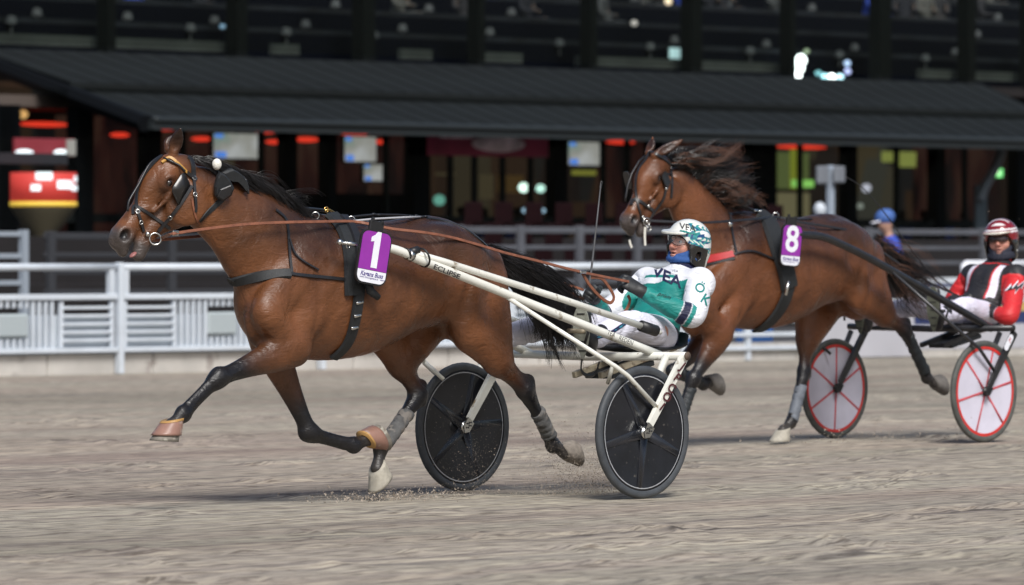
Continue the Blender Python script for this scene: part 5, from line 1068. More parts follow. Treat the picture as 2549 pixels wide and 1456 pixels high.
st2 = dict(jacket=jac2, helmet=hel2, visor=(.70, .66, .58), trouser=('pale_trousers', (.68, .66, .78)), sole=mat('olive_sole', (.075, .08, .06), rough=.85, var=.25), glove=blk_glove,
    scarf=[(-.085, -.020, .016), (-.10, -.024, .018)], scarf_m=('navy_scarf', (.012, .014, .028)), lens=(.09, .018, .9), lens_m=shade, mouth=.002, stubble=.35)
driver2 = thing('person', 'driver in red and black suit with red helmet and dark sunglasses', 'person', (H2.X0, H2.Y0, 0), H2.rz); driver(H2, DR2, st2, driver2)
zz = [(-.5, -.05), (-.2, .28), (-.22, .05), (.1, .42), (.06, .16), (.5, .5), (.22, .02), (.24, .2), (-.06, -.18), (-.02, .06)]
drape('sleeve_zigzag', [(a * 1.25, b * 1.3) for a, b in zz], [tuple(range(10))], lambda a, b: K(2528 + a * 46, 722 - b * 46, .2), st2['jk_bvh'], H2.cam(), m_pwhite, st2['jk'], .002)
drape('sleeve_zigzag', zz, [tuple(range(10))], lambda a, b: K(2528 + a * 44, 722 - b * 44, .2), st2['jk_bvh'], H2.cam(), m_ink, st2['jk'], .005)
p2 = (H2.X0, H2.Y0, 0)
rein('rein', [K(1616, 549.5, .05), K(1700, 553, .13), K(1766, 553.6, .16), K(1875.7, 545.4, .16), K(1930, 540, .09), K(1985, 552, .15), K(2090, 569, .22), K(2146.9, 585.7, .21), K(2198, 628.5, .14), K(2292.5, 692.7, .0), K(2396, 742, -.055)], m_leather, 'black rein along the back of the second horse to the red driver', (p2, H2.rz), .018, 'driving reins')
wp2 = thing('whip', 'long thin black whip bending up from the glove of the red driver', 'whip', p2, H2.rz); mb = MB(); mb.tube([tuple(q) for q in spline([K(2396, 746, -.06), K(2330, 700, -.06), K(2290, 650, -.07), K(2245, 590, -.08), K(2205, 535, -.09), K(2150, 470, -.10), K(2105, 440, -.10)], 3)], [.006] * 8 + [.004] * 6 + [.003] * 5, 6); mb.build('shaft', m_leather, wp2)

# ------------------------------------------------------------------ setting: x = along the track (away to the right), y = across it (away to the left)
TH = 42.3; ts, tc_ = math.sin(R(TH)), math.cos(R(TH)); E_RZ = R(90 - TH)
class Env:
    def at(s, px, py, n):
        k = (px - CX_PX) / F_PX; d = n / (ts * 1.0 - tc_ * k) if False else n / (ts - tc_ * k)
        return (d * (k * ts + tc_), n, CAM_Z + (HOR_PX - py) / F_PX * d)
    def u(s, px, n): return s.at(px, 0, n)[0]
    def sc(s, px, n): k = (px - CX_PX) / F_PX; return F_PX / (n / (ts - tc_ * k))
E = Env()
def eobj(mb, name, m, parent=None, smooth=False):
    o = mb.build(name, m, parent, smooth)
    if parent is None: o.rotation_euler = (0, 0, E_RZ)
    return o
def ething(name, label, cat, u=0, n=0, z=0, group=None):
    return thing(name, label, cat, (u * ts - n * tc_, u * tc_ + n * ts, z), E_RZ, group)
# value noise for the track relief
def vnoise(x, y, seed):
    r = np.random.default_rng(seed); T = r.random((256, 256)).astype(np.float32); xi, yi = np.floor(x).astype(int), np.floor(y).astype(int); fx, fy = x - xi, y - yi
    fx, fy = fx * fx * (3 - 2 * fx), fy * fy * (3 - 2 * fy); a, b, c, d = (T[(xi + i) % 256, (yi + j) % 256] for i, j in ((0, 0), (1, 0), (0, 1), (1, 1)))
    return (a * (1 - fx) + b * fx) * (1 - fy) + (c * (1 - fx) + d * fx) * fy - .5
us = np.concatenate([[-400, -120, -40, -10, 0], np.arange(4, 62, .085), [66, 75, 90, 130, 300, 900]]); ns = np.concatenate([[-60, -20, 0, 8], np.arange(11, 46.9, .065), [47, 52, 60, 90, 160, 600]])
UU, NN = np.meshgrid(us, ns, indexing='ij'); msk = smooth01(UU, 4, 8) * (1 - smooth01(UU, 58, 62)) * smooth01(NN, 11, 13) * (1 - smooth01(NN, 45.2, 46.2))
near_w = 1 + 1.6 * (1 - smooth01(NN, 15, 20.0))
ZZ = msk * (.010 * vnoise(UU * .10, NN * 1.3, 1) + .007 * vnoise(UU * .06, NN * 11, 4) + .0022 * vnoise(UU * 2.2, NN * 7.5, 3) + .0025 * vnoise(UU * 5.1, NN * 7.7, 6)
    + (1 - smooth01(NN, 16.5, 20.5)) * (.075 * np.maximum(0, vnoise(UU * 4.9, NN * 6.7, 8) * vnoise(UU * 1.1, NN * 2.3, 9) * 3 - .10) + .006 * vnoise(UU * 6.0, NN * 9, 10)))
for n0, w0, dp in ((15.3, .10, .014), (16.9, .05, .012), (18.6, .04, .008), (19.75, .035, .010), (20.42, .03, .012), (21.80, .03, .012), (23.0, .05, .007), (24.72, .03, .010), (26.1, .03, .010), (28.2, .06, .008)):
    ZZ -= msk * dp * np.exp(-((NN - n0 - .06 * np.sin(UU * .11 + n0)) / w0) ** 2)
r_ = np.random.default_rng(5)                            # hoof prints and thrown clods
for k in range(760):
    n0 = r_.choice([14.6, 16.3, 18.2, 21.0, 23.4, 25.6, 29, 33]) + r_.normal(0, .45); u0 = r_.uniform(6, 48); a, b = r_.uniform(.07, .12), r_.uniform(.06, .10); i0, i1 = np.searchsorted(us, [u0 - .5, u0 + .5]); j0, j1 = np.searchsorted(ns, [n0 - .4, n0 + .4])
    d = ((UU[i0:i1, j0:j1] - u0) / a) ** 2 + ((NN[i0:i1, j0:j1] - n0) / b) ** 2; ZZ[i0:i1, j0:j1] += -.022 * np.exp(-d) + .016 * np.exp(-(np.sqrt(d) - 1.7) ** 2 * 3)
V_ = np.stack([UU, NN, ZZ], -1).reshape(-1, 3); nu_, nv_ = len(us), len(ns); I_ = (np.arange(nu_ - 1)[:, None] * nv_ + np.arange(nv_ - 1)[None]).ravel()
F_ = np.stack([I_, I_ + nv_, I_ + nv_ + 1, I_ + 1], 1)
def m_track():
    m = bpy.data.materials.new('track_sand'); m.use_nodes = True; n = m.node_tree; b = n.nodes['Principled BSDF']; b.inputs['Roughness'].default_value = .92; b.inputs['Specular IOR Level'].default_value = .25
    tc = n.nodes.new('ShaderNodeTexCoord')
    def nz(sc, scale, det=5, dist=0):
        mp = n.nodes.new('ShaderNodeMapping'); mp.inputs['Scale'].default_value = sc; n.links.new(tc.outputs['Object'], mp.inputs[0]); t = n.nodes.new('ShaderNodeTexNoise'); t.inputs['Scale'].default_value = scale; t.inputs['Detail'].default_value = det; t.inputs['Distortion'].default_value = dist; n.links.new(mp.outputs[0], t.inputs['Vector']); return t.outputs[0]
    def ramp(f, stops):
        r = n.nodes.new('ShaderNodeValToRGB'); n.links.new(f, r.inputs[0]); e = r.color_ramp.elements
        while len(e) < len(stops): e.new(.5)
        for x, (p, c) in zip(e, stops): x.position = p; x.color = (*c, 1)
        return r.outputs[0]
    def mix(a, c, f, mode='MIX'):
        x = n.nodes.new('ShaderNodeMix'); x.data_type = 'RGBA'; x.blend_type = mode
        if isinstance(f, float): x.inputs[0].default_value = f
        else: n.links.new(f, x.inputs[0])
        n.links.new(a, x.inputs[6]); n.links.new(c, x.inputs[7]); return x.outputs[2]
    base = ramp(nz((.10, 1, 1), .55, 4, .4), [(.30, (.295, .240, .207)), (.46, (.345, .303, .258)), (.58, (.318, .290, .245)), (.75, (.370, .336, .284))])
    streak = ramp(nz((.035, 1, 1), 9, 6, .15), [(.30, (.52, .52, .55)), (.42, (.88, .88, .90)), (.60, (1.05, 1.05, 1.02)), (.76, (1.28, 1.27, 1.22))])
    fine = ramp(nz((.16, 1, 1), 30, 6), [(.36, (.50, .48, .47)), (.5, (1, 1, 1)), (.66, (1.34, 1.33, 1.28))])
    c = mix(base, streak, 1.0, 'MULTIPLY'); c = mix(c, fine, 1.0, 'MULTIPLY')
    spk = ramp(nz((.45, 1, 1), 13, 5), [(.60, (1, 1, 1)), (.72, (.62, .58, .56))]); c = mix(c, spk, 1.0, 'MULTIPLY')
    wet = ramp(nz((.05, .8, 1), 1.1, 3, .8), [(.56, (0, 0, 0)), (.68, (1, 1, 1))]); dark = n.nodes.new('ShaderNodeRGB'); dark.outputs[0].default_value = (.165, .125, .105, 1)
    pat = ramp(nz((.12, .55, 1), .42, 3, .6), [(.42, (1.04, 1.03, 1.0)), (.60, (.80, .79, .76))]); c = mix(c, pat, 1.0, 'MULTIPLY')
    w2 = n.nodes.new('ShaderNodeMath'); w2.operation = 'MULTIPLY'; w2.inputs[1].default_value = .45; n.links.new(wet, w2.inputs[0]); c = mix(c, dark.outputs[0], w2.outputs[0])
    n.links.new(c, b.inputs['Base Color'])
    b1 = n.nodes.new('ShaderNodeBump'); b1.inputs['Distance'].default_value = .010; b1.inputs['Strength'].default_value = .9; n.links.new(nz((.55, 1, 1), 22, 8), b1.inputs['Height'])
    b2 = n.nodes.new('ShaderNodeBump'); b2.inputs['Distance'].default_value = .006; b2.inputs['Strength'].default_value = .8; n.links.new(nz((1, 1, 1), 60, 4), b2.inputs['Height']); n.links.new(b1.outputs[0], b2.inputs['Normal']); n.links.new(b2.outputs[0], b.inputs['Normal'])
    return m
tr_ = obj('track', V_, F_, m_track()); tr_.rotation_euler = (0, 0, E_RZ); tag(tr_, kind='structure')
ap = MB(); ap.box((60, 63, .06), (300, 32.4, .12)); tag(eobj(ap, 'pavement', mat('apron_asphalt', (.045, .043, .045), rough=.9, var=.3, vscale=3)), kind='structure')
# ---- rail side: kerb, white barrier panels
NB = 46.35
kb = MB()
kus = [E.u(-160, NB)]
while kus[-1] < E.u(2700, NB): kus.append(kus[-1] + 1.62)
kerb = ething('kerb', 'beige concrete kerb along the foot of the white barrier', 'kerb', 0, 0, 0)
kb = MB()
for i, u0 in enumerate(kus[:-1]): kb.box((u0 + .80, NB + .06, .105), (1.605, .20, .25 if i % 2 else .246), bev=.012)
eobj(kb, 'kerb_stones', mat('kerb_concrete', (.47, .45, .42), rough=.85, var=.18, vscale=2.5, wear=((.30, .27, .25), 3, .6)), kerb)
m_bar = mat('barrier_white', (.55, .60, .66), rough=.5, var=.10, vscale=3); m_bar2 = mat('barrier_board', (.46, .51, .56), rough=.6, var=.12, vscale=2)
m_box = mat('barrier_box', (.36, .41, .43), rough=.7)
def panel(u0, u1, lab):
    """one barrier bay between two posts: open slats at both ends, upright bars and a lamp box in the middle"""
    t = ething('barrier_panel', lab, 'barrier', u0, NB - .10, 0, 'white barrier bays along the track'); W = u1 - u0; zb, zt, zr = .25, .86, 1.19
    p = MB(); p.box((0, 0, .62), (.07, .10, 1.24), bev=.01); p.box((-.12, .02, 1.0), (.075, .06, .34)); p.box((.10, .02, 1.0), (.075, .06, .34)); eobj(p, 'post', m_bar, t)
    r = MB(); r.tube([(0, .02, zr), (W, .02, zr)], .042, 10); eobj(r, 'top_rail', m_bar, t, True)
    r = MB(); r.box((W / 2, .02, zt), (W - .08, .08, .065), bev=.008); r.box((W / 2, .02, zb + .02), (W - .08, .09, .055), bev=.008); eobj(r, 'rail', m_bar, t)
    s = MB(); hs = W * .27
    for a, b in ((.10, hs), (W - hs, W - .10)):
        for z in np.linspace(zb + .13, zt - .12, 5): s.box(((a + b) / 2, .02, z), (b - a, .04, .034), bev=.006)
        for x in (a, b): s.box((x, .03, (zb + zt) / 2), (.05, .05, zt - zb - .10), bev=.006)
    x0, x1 = hs + .10, W - hs - .10; c0, c1 = W / 2 - .24, W / 2 + .24; x = x0
    while x <= x1:
        if c0 - .02 < x < c1 + .02:
            s.box((x, .02, zb + .10), (.034, .035, .10)); s.box((x, .02, zt - .07), (.034, .035, .09))
        else: s.box((x, .02, (zb + zt) / 2), (.040, .035, zt - zb - .09))
        x += .095
    eobj(s, 'slats', m_bar, t)
    b = MB(); b.box((W / 2, .085, zb + .21), (W - .1, .02, .40)); eobj(b, 'board', m_bar2, t)
    b = MB(); b.box((W / 2, .01, zb + .30), (.46, .05, .26), bev=.03); eobj(b, 'box', m_box, t)
ups = [E.u(x, NB) for x in (282,)]; PW = 3.22
k0 = ups[0] - PW; i = 0
names = ['cut off by the left edge', 'just left of the leading horse', 'behind the forelegs of the leading horse', 'behind the belly of the leading horse', 'behind the hind legs and tail of the leading horse', 'behind the teal driver', 'between the teal driver and the second horse', '']
while k0 < E.u(1600, NB): panel(k0, k0 + PW - .0, 'white barrier bay with box, ' + names[min(i, 6)]); k0 += PW; i += 1
e_u = k0; t = ething('rail_gate', 'open white rail gate with horizontal bars seen under the second horse', 'gate', e_u, NB - .08, 0); W = E.u(2010, NB) - e_u
g = MB()
for z in (.16, .33, .50, .67, .84): g.box((W / 2, 0, z), (W, .05, .055), bev=.006)
eobj(g, 'bars', m_bar, t); g = MB()
for x in (0, W * .5, W): g.box((x, .03, .46), (.07, .07, .9))
eobj(g, 'uprights', m_bar, t); g = MB(); g.box((W * .22, .5, .25), (.55, .03, .5)); g.box((W * .78, .5, .25), (.7, .03, .5)); eobj(g, 'board', mat('blue_board', (.035, .12, .35), rough=.6), t)
u0 = E.u(2010, NB); u1 = E.u(2268, NB); t = ething('wall', 'plain light grey concrete wall between the sulky wheels', 'wall', u0, NB, 0); b = MB(); b.box(((u1 - u0) / 2, 0, .36), (u1 - u0 - .05, .16, .72), bev=.02); eobj(b, 'slab', mat('grey_wall', (.42, .42, .46), rough=.8, var=.08, vscale=1.5), t); b = MB(); b.box(((u1 - u0) / 2, 0, .74), (u1 - u0 - .05, .2, .04)); eobj(b, 'coping', m_bar, t)
u2 = E.u(2680, NB); t = ething('advert_boards', 'white, blue and yellow boards behind the red driver', 'board', u1, NB, 0); W = u2 - u1; z_ = lambda y: E.at(2420, y, NB)[2]
for nm, ya, yb, m in (('white_board', 690, 705, m_bar), ('blue_line', 705, 713, mat('navy_board', (.02, .035, .12), rough=.6)), ('white_board', 713, 752, m_bar2), ('yellow_board', 752, 775, mat('yellow_board', (.50, .36, .12), rough=.6)), ('blue_board', 775, 806, MATS['navy_board']), ('grey_board', 806, 868, MATS['grey_wall'])):
    b = MB(); zt_, zb_ = z_(ya), z_(yb); b.box((W / 2, 0 if nm != 'grey_board' else -.02, (zt_ + zb_) / 2), (W, .06, zt_ - zb_ - .003)); eobj(b, nm, m, t)
b = MB(); ub = E.u(2398, NB) - u1; b.tube([(ub, 0, z_(690)), (ub, 0, z_(662)), (ub + .05, 0, z_(656)), (W, 0, z_(656))], .045, 10); eobj(b, 'top_rail', mat('bright_rail', (.72, .74, .80), rough=.4), t, True)
# ---- dark spectator fence on the terrace
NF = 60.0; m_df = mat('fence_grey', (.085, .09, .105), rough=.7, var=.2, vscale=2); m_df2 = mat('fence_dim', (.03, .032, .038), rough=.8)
def fence(pa, pb, lab, m, sp=1.38, zt=1.72):
    ua, ub = E.u(pa, NF), E.u(pb, NF); t = ething('spectator_fence', lab, 'fence', ua, NF, 0); W = ub - ua
    for z, r in ((zt, .05), (zt - .27, .035), (zt - .52, .035), (zt - .80, .035)): b = MB(); b.box((W / 2, 0, z), (W, .05, r * 2), bev=.01); eobj(b, 'rail', m, t)
    x = .1
    while x < W: b = MB(); b.box((x, -.03, (zt + .07 + .12) / 2), (.13, .10, zt + .07 - .12), bev=.01); eobj(b, 'post', m, t); x += sp
fence(1130, 1960, 'grey post and rail fence in front of the glazed entrance', m_df)
fence(2150, 2700, 'grey post and rail fence behind the red driver', m_df, 3.1)
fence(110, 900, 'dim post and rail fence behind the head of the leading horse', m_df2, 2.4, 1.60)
u0 = E.u(-60, 52); t = ething('gate', 'pale metal gate frame at the left edge behind the barrier', 'gate', u0, 52, 0); W = E.u(62, 52) - u0; b = MB(); zt_ = E.at(60, 582, 52)[2]
for z in (zt_, zt_ - .27, zt_ - .6): b.box((W / 2, 0, z), (W, .05, .06))
b.box((W - .03, -.01, zt_ / 2 + .05), (.10, .08, zt_)); eobj(b, 'frame', mat('gate_grey', (.28, .32, .37), rough=.6), t)
# ---- dark red seating on the terrace
m_seat = mat('maroon_seat', (.011, .003, .004), spec=.1, rough=.8, var=.3); m_step = mat('terrace_step', (.010, .008, .009), rough=.9, var=.3, vscale=1)
for k in range(3):
    b = MB(); b.box((92, 62.5 + k * 1.1, .45 + k * .18), (110, 1.0, .9 + k * .36)); tag(eobj(b, 'terrace_step', m_step), 'dark concrete terrace step behind the spectator fence, %s' % ('lowest', 'middle', 'highest')[k], 'step')
for k in range(34):
    px = 1150 + k * 25; n_ = 62.4 + (k % 3) * 1.1; u_ = E.u(px, n_); z0 = .9 + (k % 3) * .36; t = ething('stadium_chair', 'small maroon tip-up seat on the terrace behind the grey fence', 'seat', u_, n_, z0, 'maroon seats on the terrace')
    b = MB(); b.box((0, 0, .20), (.42, .38, .05), bev=.015); eobj(b, 'seat', m_seat, t); b = MB(); b.box((0, .2, .42), (.42, .05, .36), bev=.015); eobj(b, 'backrest', m_seat, t)
# ---- grandstand
m_frame = mat('stand_frame', (.0035, .0045, .006), rough=.7, spec=.12); m_roof = mat('roof_metal', (.0060, .0083, .0086), rough=.82, spec=.25, var=.25, vscale=.6, stretch=(.3, 1, 1)); m_dark = mat('stand_dark', (.003, .003, .005), rough=.9, spec=.1); m_in_glow = mat('interior_brown_glow', (.05, .025, .016), rough=.8, var=.6, vscale=.6, spec=.1, emit=.10); _n = m_in_glow.node_tree; _b = _n.nodes['Principled BSDF']
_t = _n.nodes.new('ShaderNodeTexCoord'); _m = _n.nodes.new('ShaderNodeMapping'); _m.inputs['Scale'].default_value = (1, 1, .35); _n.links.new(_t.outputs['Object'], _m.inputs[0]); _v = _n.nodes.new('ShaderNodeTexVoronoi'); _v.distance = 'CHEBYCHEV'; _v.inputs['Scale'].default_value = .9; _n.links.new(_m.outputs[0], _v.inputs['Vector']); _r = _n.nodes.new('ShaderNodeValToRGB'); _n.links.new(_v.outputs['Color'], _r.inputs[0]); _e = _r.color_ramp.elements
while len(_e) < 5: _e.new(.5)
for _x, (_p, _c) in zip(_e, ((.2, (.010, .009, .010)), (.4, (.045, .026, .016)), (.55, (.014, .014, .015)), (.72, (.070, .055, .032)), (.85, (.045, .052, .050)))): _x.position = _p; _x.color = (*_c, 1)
_n.links.new(_r.outputs[0], _b.inputs['Emission Color']); _b.inputs['Emission Strength'].default_value = .6  # rear wall glows by painted emission standing in for room light
gs = ething('grandstand', 'dark grandstand with long sloping canopy roof and lit glass front', 'grandstand', 0, 0, 0)
NE, NR = 70.0, 76.0
A = lambda px, py, n: Vector(E.at(px, py, n))
ea, eb = A(368, 292, NE), A(2700, 354, NE); ra, rb = A(-75, 112, NR), A(2440, 212, NR); ze, zr_ = 3.66, 4.90; ea.z = eb.z = ze; ra.z = rb.z = zr_
mb = MB(); rows = 2; ncol = 60
lo0, lo1 = ea, eb; mi0, mi1 = ea.lerp(ra, .42), eb.lerp(rb, .42)
def seamed(p00, p01, p10, p11, m, name, nrib):
    mb = MB(); v = [p00, p01, p11, p10]; d = Vector((0, 0, -.10)); mb.add(v + [q + d for q in v], [(0, 1, 2, 3), (7, 6, 5, 4), (0, 4, 5, 1), (1, 5, 6, 2), (2, 6, 7, 3), (3, 7, 4, 0)]); o = eobj(mb, name, m, gs)
    mb = MB()
    for i in range(nrib + 1):
        a, b = p00.lerp(p01, i / nrib) + Vector((0, 0, .035)), p10.lerp(p11, i / nrib) + Vector((0, 0, .035)); mb.tube([a - Vector((0, 0, .03)), b - Vector((0, 0, .03))], .018, 4)
    eobj(mb, 'roof_seams', m, o)
seamed(lo0, lo1, mi0, mi1, m_roof, 'canopy_roof', 46); up = Vector((0, 0, .14)); seamed(mi0 + up, mi1 + up, ra + up, rb + up, m_roof, 'canopy_roof', 46)
b = MB(); b.add([mi0 + Vector((0, .03, -.25)), mi1 + Vector((0, .03, -.25)), mi1 + up * .9 + Vector((0, .03, 0)), mi0 + up * .9 + Vector((0, .03, 0))], [(0, 1, 2, 3)]); eobj(b, 'roof_step', m_frame, gs)
b = MB(); b.box(((ea.x + eb.x) / 2, NE - .05, ze - .12), (eb.x - ea.x, .14, .16)); b.box(((ea.x + eb.x) / 2, NE - .14, ze - .03), (eb.x - ea.x, .12, .10), bev=.03); eobj(b, 'gutter', mat('gutter_metal', (.022, .027, .029), rough=.4), gs)
b = MB(); b.tube([ea + Vector((-.05, 0, -.1)), ra + Vector((-.05, 0, .0))], .16, 6); eobj(b, 'verge', m_frame, gs)
# lower floor: floor slab, rear wall, columns, mullions
b = MB(); b.box((110, 84.1, -.0), (260, 24, 1.0)); eobj(b, 'floor', m_step, gs)
b = MB(); b.box((110, 84.5, 2.6), (240, .2, 4.4)); eobj(b, 'rear_wall', m_in_glow, gs); b = MB(); b.box((110, 79, 4.02), (240, 11, .2)); eobj(b, 'ceiling', mat('ceiling_plaster', (.16, .12, .11), rough=.9), gs)
m_part_glow = bpy.data.materials.new('interior_red_glow'); m_part_glow.use_nodes = True
_n = m_part_glow.node_tree; _b = _n.nodes['Principled BSDF']; _t = _n.nodes.new('ShaderNodeTexCoord'); _m = _n.nodes.new('ShaderNodeMapping'); _m.inputs['Scale'].default_value = (1.4, 1, .5); _n.links.new(_t.outputs['Object'], _m.inputs[0]); _v = _n.nodes.new('ShaderNodeTexNoise'); _v.inputs['Scale'].default_value = 1.3; _v.inputs['Detail'].default_value = 4; _n.links.new(_m.outputs[0], _v.inputs['Vector']); _r = _n.nodes.new('ShaderNodeValToRGB'); _n.links.new(_v.outputs[0], _r.inputs[0]); _e = _r.color_ramp.elements; _e.new(.5)
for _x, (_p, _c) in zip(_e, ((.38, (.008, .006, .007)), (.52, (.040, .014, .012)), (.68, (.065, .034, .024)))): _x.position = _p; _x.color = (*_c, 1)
_b.inputs['Base Color'].default_value = (.06, .02, .016, 1); _n.links.new(_r.outputs[0], _b.inputs['Emission Color']); _b.inputs['Emission Strength'].default_value = .45  # partitions carry a painted reddish glow in place of room lamps
for px_, n_p, w_ in ((300, 77, 3.2), (470, 78, 1.5), (690, 77.5, 2.2), (830, 78.5, 2.0), (990, 77, 1.6), (1560, 79, 1.8), (1780, 78, 2.6), (2380, 79, 3)): b = MB(); b.box((E.u(px_, n_p), n_p, 2.4), (w_, .12, 3.0)); eobj(b, 'partition', m_part_glow, gs)
NG = 72.5
def colm(px, w, n=NG, za=.0, zb=3.9, m=m_frame): b = MB(); d_ = .10 if w < .2 else .26; b.box((E.u(px, n), n, (za + zb) / 2), (w * .8, d_, zb - za)); eobj(b, 'column', m, gs)
for px, w in ((-30, 1.6), (10, .5), (200, .5), (372, .45), (715, .32), (815, .28), (1038, .55), (1385, .42), (1625, .35), (1890, .95), (2110, .35), (2330, .35), (2530, .4)): colm(px, w)
for px in (455, 650, 960, 1120, 1180, 1250, 1320, 1500, 1560, 1790, 1990, 2230, 2400): colm(px, .10, m=mat('mullion', (.014, .016, .019), rough=.6, spec=.3))
b = MB(); b.box((110, NG - .02, 1.98), (240, .12, .16)); eobj(b, 'transom', mat('mullion', (.014, .016, .019)), gs)
b = MB(); z1 = E.at(700, 470, NG)[2]; b.box(((E.u(390, NG) + E.u(1040, NG)) / 2, NG + .1, z1 - .62), (E.u(1040, NG) - E.u(390, NG), .12, 1.1)); eobj(b, 'dado_panel', m_dark, gs)
gl = bpy.data.materials.new('dark_glass'); gl.use_nodes = True; n_ = gl.node_tree; n_.nodes.clear(); o_ = n_.nodes.new('ShaderNodeOutputMaterial'); tr = n_.nodes.new('ShaderNodeBsdfTransparent'); tr.inputs[0].default_value = (.80, .82, .80, 1); gy = n_.nodes.new('ShaderNodeBsdfGlossy'); gy.inputs['Roughness'].default_value = .03; gy.inputs[0].default_value = (.5, .55, .6, 1); mx = n_.nodes.new('ShaderNodeMixShader'); lw = n_.nodes.new('ShaderNodeLayerWeight'); fr_ = n_.nodes.new('ShaderNodeMapRange'); fr_.inputs[3].default_value = .006; fr_.inputs[4].default_value = .05; fr_.inputs[1].default_value = .2; n_.links.new(lw.outputs['Facing'], fr_.inputs[0]); n_.links.new(fr_.outputs[0], mx.inputs[0]); n_.links.new(tr.outputs[0], mx.inputs[1]); n_.links.new(gy.outputs[0], mx.inputs[2]); n_.links.new(mx.outputs[0], o_.inputs[0])
b = MB(); b.box((110, NG - .12, 2.4), (240, .02, 3.6)); eobj(b, 'glazing', gl, gs)
# balcony beam on the left
b = MB(); q = A(130, 396, 66.5); b.box((E.u(120, 66.5) - 2, 66.5, q.z), (E.u(262, 66.5) - E.u(-40, 66.5) + 2, .25, .17)); eobj(b, 'balcony_beam', mat('beam', (.016, .018, .022), rough=.6), gs)
# upper storey
NU = 77.2; zu0 = 5.15
b = MB(); b.box((115, NU + 6, 4.95), (280, 12, .2)); eobj(b, 'floor', m_step, gs)
m_ledge = mat('ledge', (.050, .058, .055), rough=.8, var=.3, vscale=2)
for pa, pb in ((-80, 258), (272, 560), (680, 745), (1000, 1075), (1205, 1300), (1440, 1700), (1730, 1980), (2290, 2400), (2420, 2548)):
    ua, ub = E.u(pa, NU + .5), E.u(pb, NU + .5); b = MB(); b.box(((ua + ub) / 2, NU + .55, 5.30), (ub - ua, .12, .20)); eobj(b, 'ledge', m_ledge, gs)
for px, w in ((265, .2), (590, .28), (905, .35), (1185, .2), (1465, .2), (1720, .35), (1960, .18), (2190, .4), (2405, .28), (2560, .3), (-40, .3)):
    b = MB(); b.box((E.u(px, NU), NU, 8), (w, .3, 6)); eobj(b, 'column', mat('upper_column', (.006, .0075, .0075), rough=.7, spec=.12), gs)
b = MB(); b.box((115, NU - .2, 7.5), (280, .02, 4.6)); eobj(b, 'glazing', gl, gs)
for k in range(6): b = MB(); b.box((115, NU + 2.0 + 1.5 * k, 5.1 + .52 * k + .1), (280, 1.5, .9)); eobj(b, 'seating_tier', mat('tier', (.0018, .0028, .007), rough=.9, spec=.1), gs)
b = MB(); b.box((115, NU + 12, 9), (280, .3, 9)); eobj(b, 'rear_wall', m_dark, gs)
for k in range(6): b = MB(); b.box((115, NU + 1.28 + 1.5 * k, 5.1 + .52 * k + .60), (280, .05, .09)); b.box((115, NU + 1.30 + 1.5 * k, 5.1 + .52 * k + .30), (280, .04, .34)); eobj(b, 'seat_row', mat('seat_row', (.009, .012, .018), rough=.8, var=.8, vscale=1.8), gs)
def emis(name, col, e): return mat(name, col, rough=.6, emit=e)
def flat_thing(name, lab, cat, px0, py0, px1, py1, n, m, part='panel', depth=.08, group=None, round_=False):
    a, b_ = A(px0, py1, n), A(px1, py0, n); c = (a + b_) / 2; zlo, zhi = E.at((px0 + px1) / 2, py1, n)[2], E.at((px0 + px1) / 2, py0, n)[2]; t = ething(name, lab, cat, c.x, n, (zlo + zhi) / 2, group)
    mb = MB()
    if round_: mb.ball((0, 0, 0), ((b_.x - a.x) / 2, depth, (zhi - zlo) / 2))
    else: mb.box((0, 0, 0), (b_.x - a.x, depth, zhi - zlo), bev=.01)
    eobj(mb, part, m, t, round_); return t
red = emis('red_neon', (.75, .04, .02), 1.15)
for k, (a, b_, c, d, w) in enumerate(((42, 303, 176, 316, 'above the left kiosk window'), (276, 330, 320, 342, 'short one left of the dark pillar'), (390, 314, 436, 326, 'just left of the near ear of the leading horse'), (478, 340, 525, 352, 'between the ears and the largest screen'), (640, 323, 682, 333, 'above and right of the largest screen'), (663, 348, 702, 359, 'small one right of the largest screen'), (733, 341, 792, 354, 'between the two upper screens'), (853, 329, 912, 340, 'directly above the second screen'), (935, 348, 966, 359, 'small one right of the second screen'), (1508, 349, 1580, 359, 'above the muzzle side of the second horse'), (1926, 361, 2058, 371, 'above the green lit room'))):
    flat_thing('ceiling_light', 'red light strip inside the stand, ' + w, 'light', a, b_, c, d, 76 if k % 2 else 75, red, 'tube', .12, round_=True)
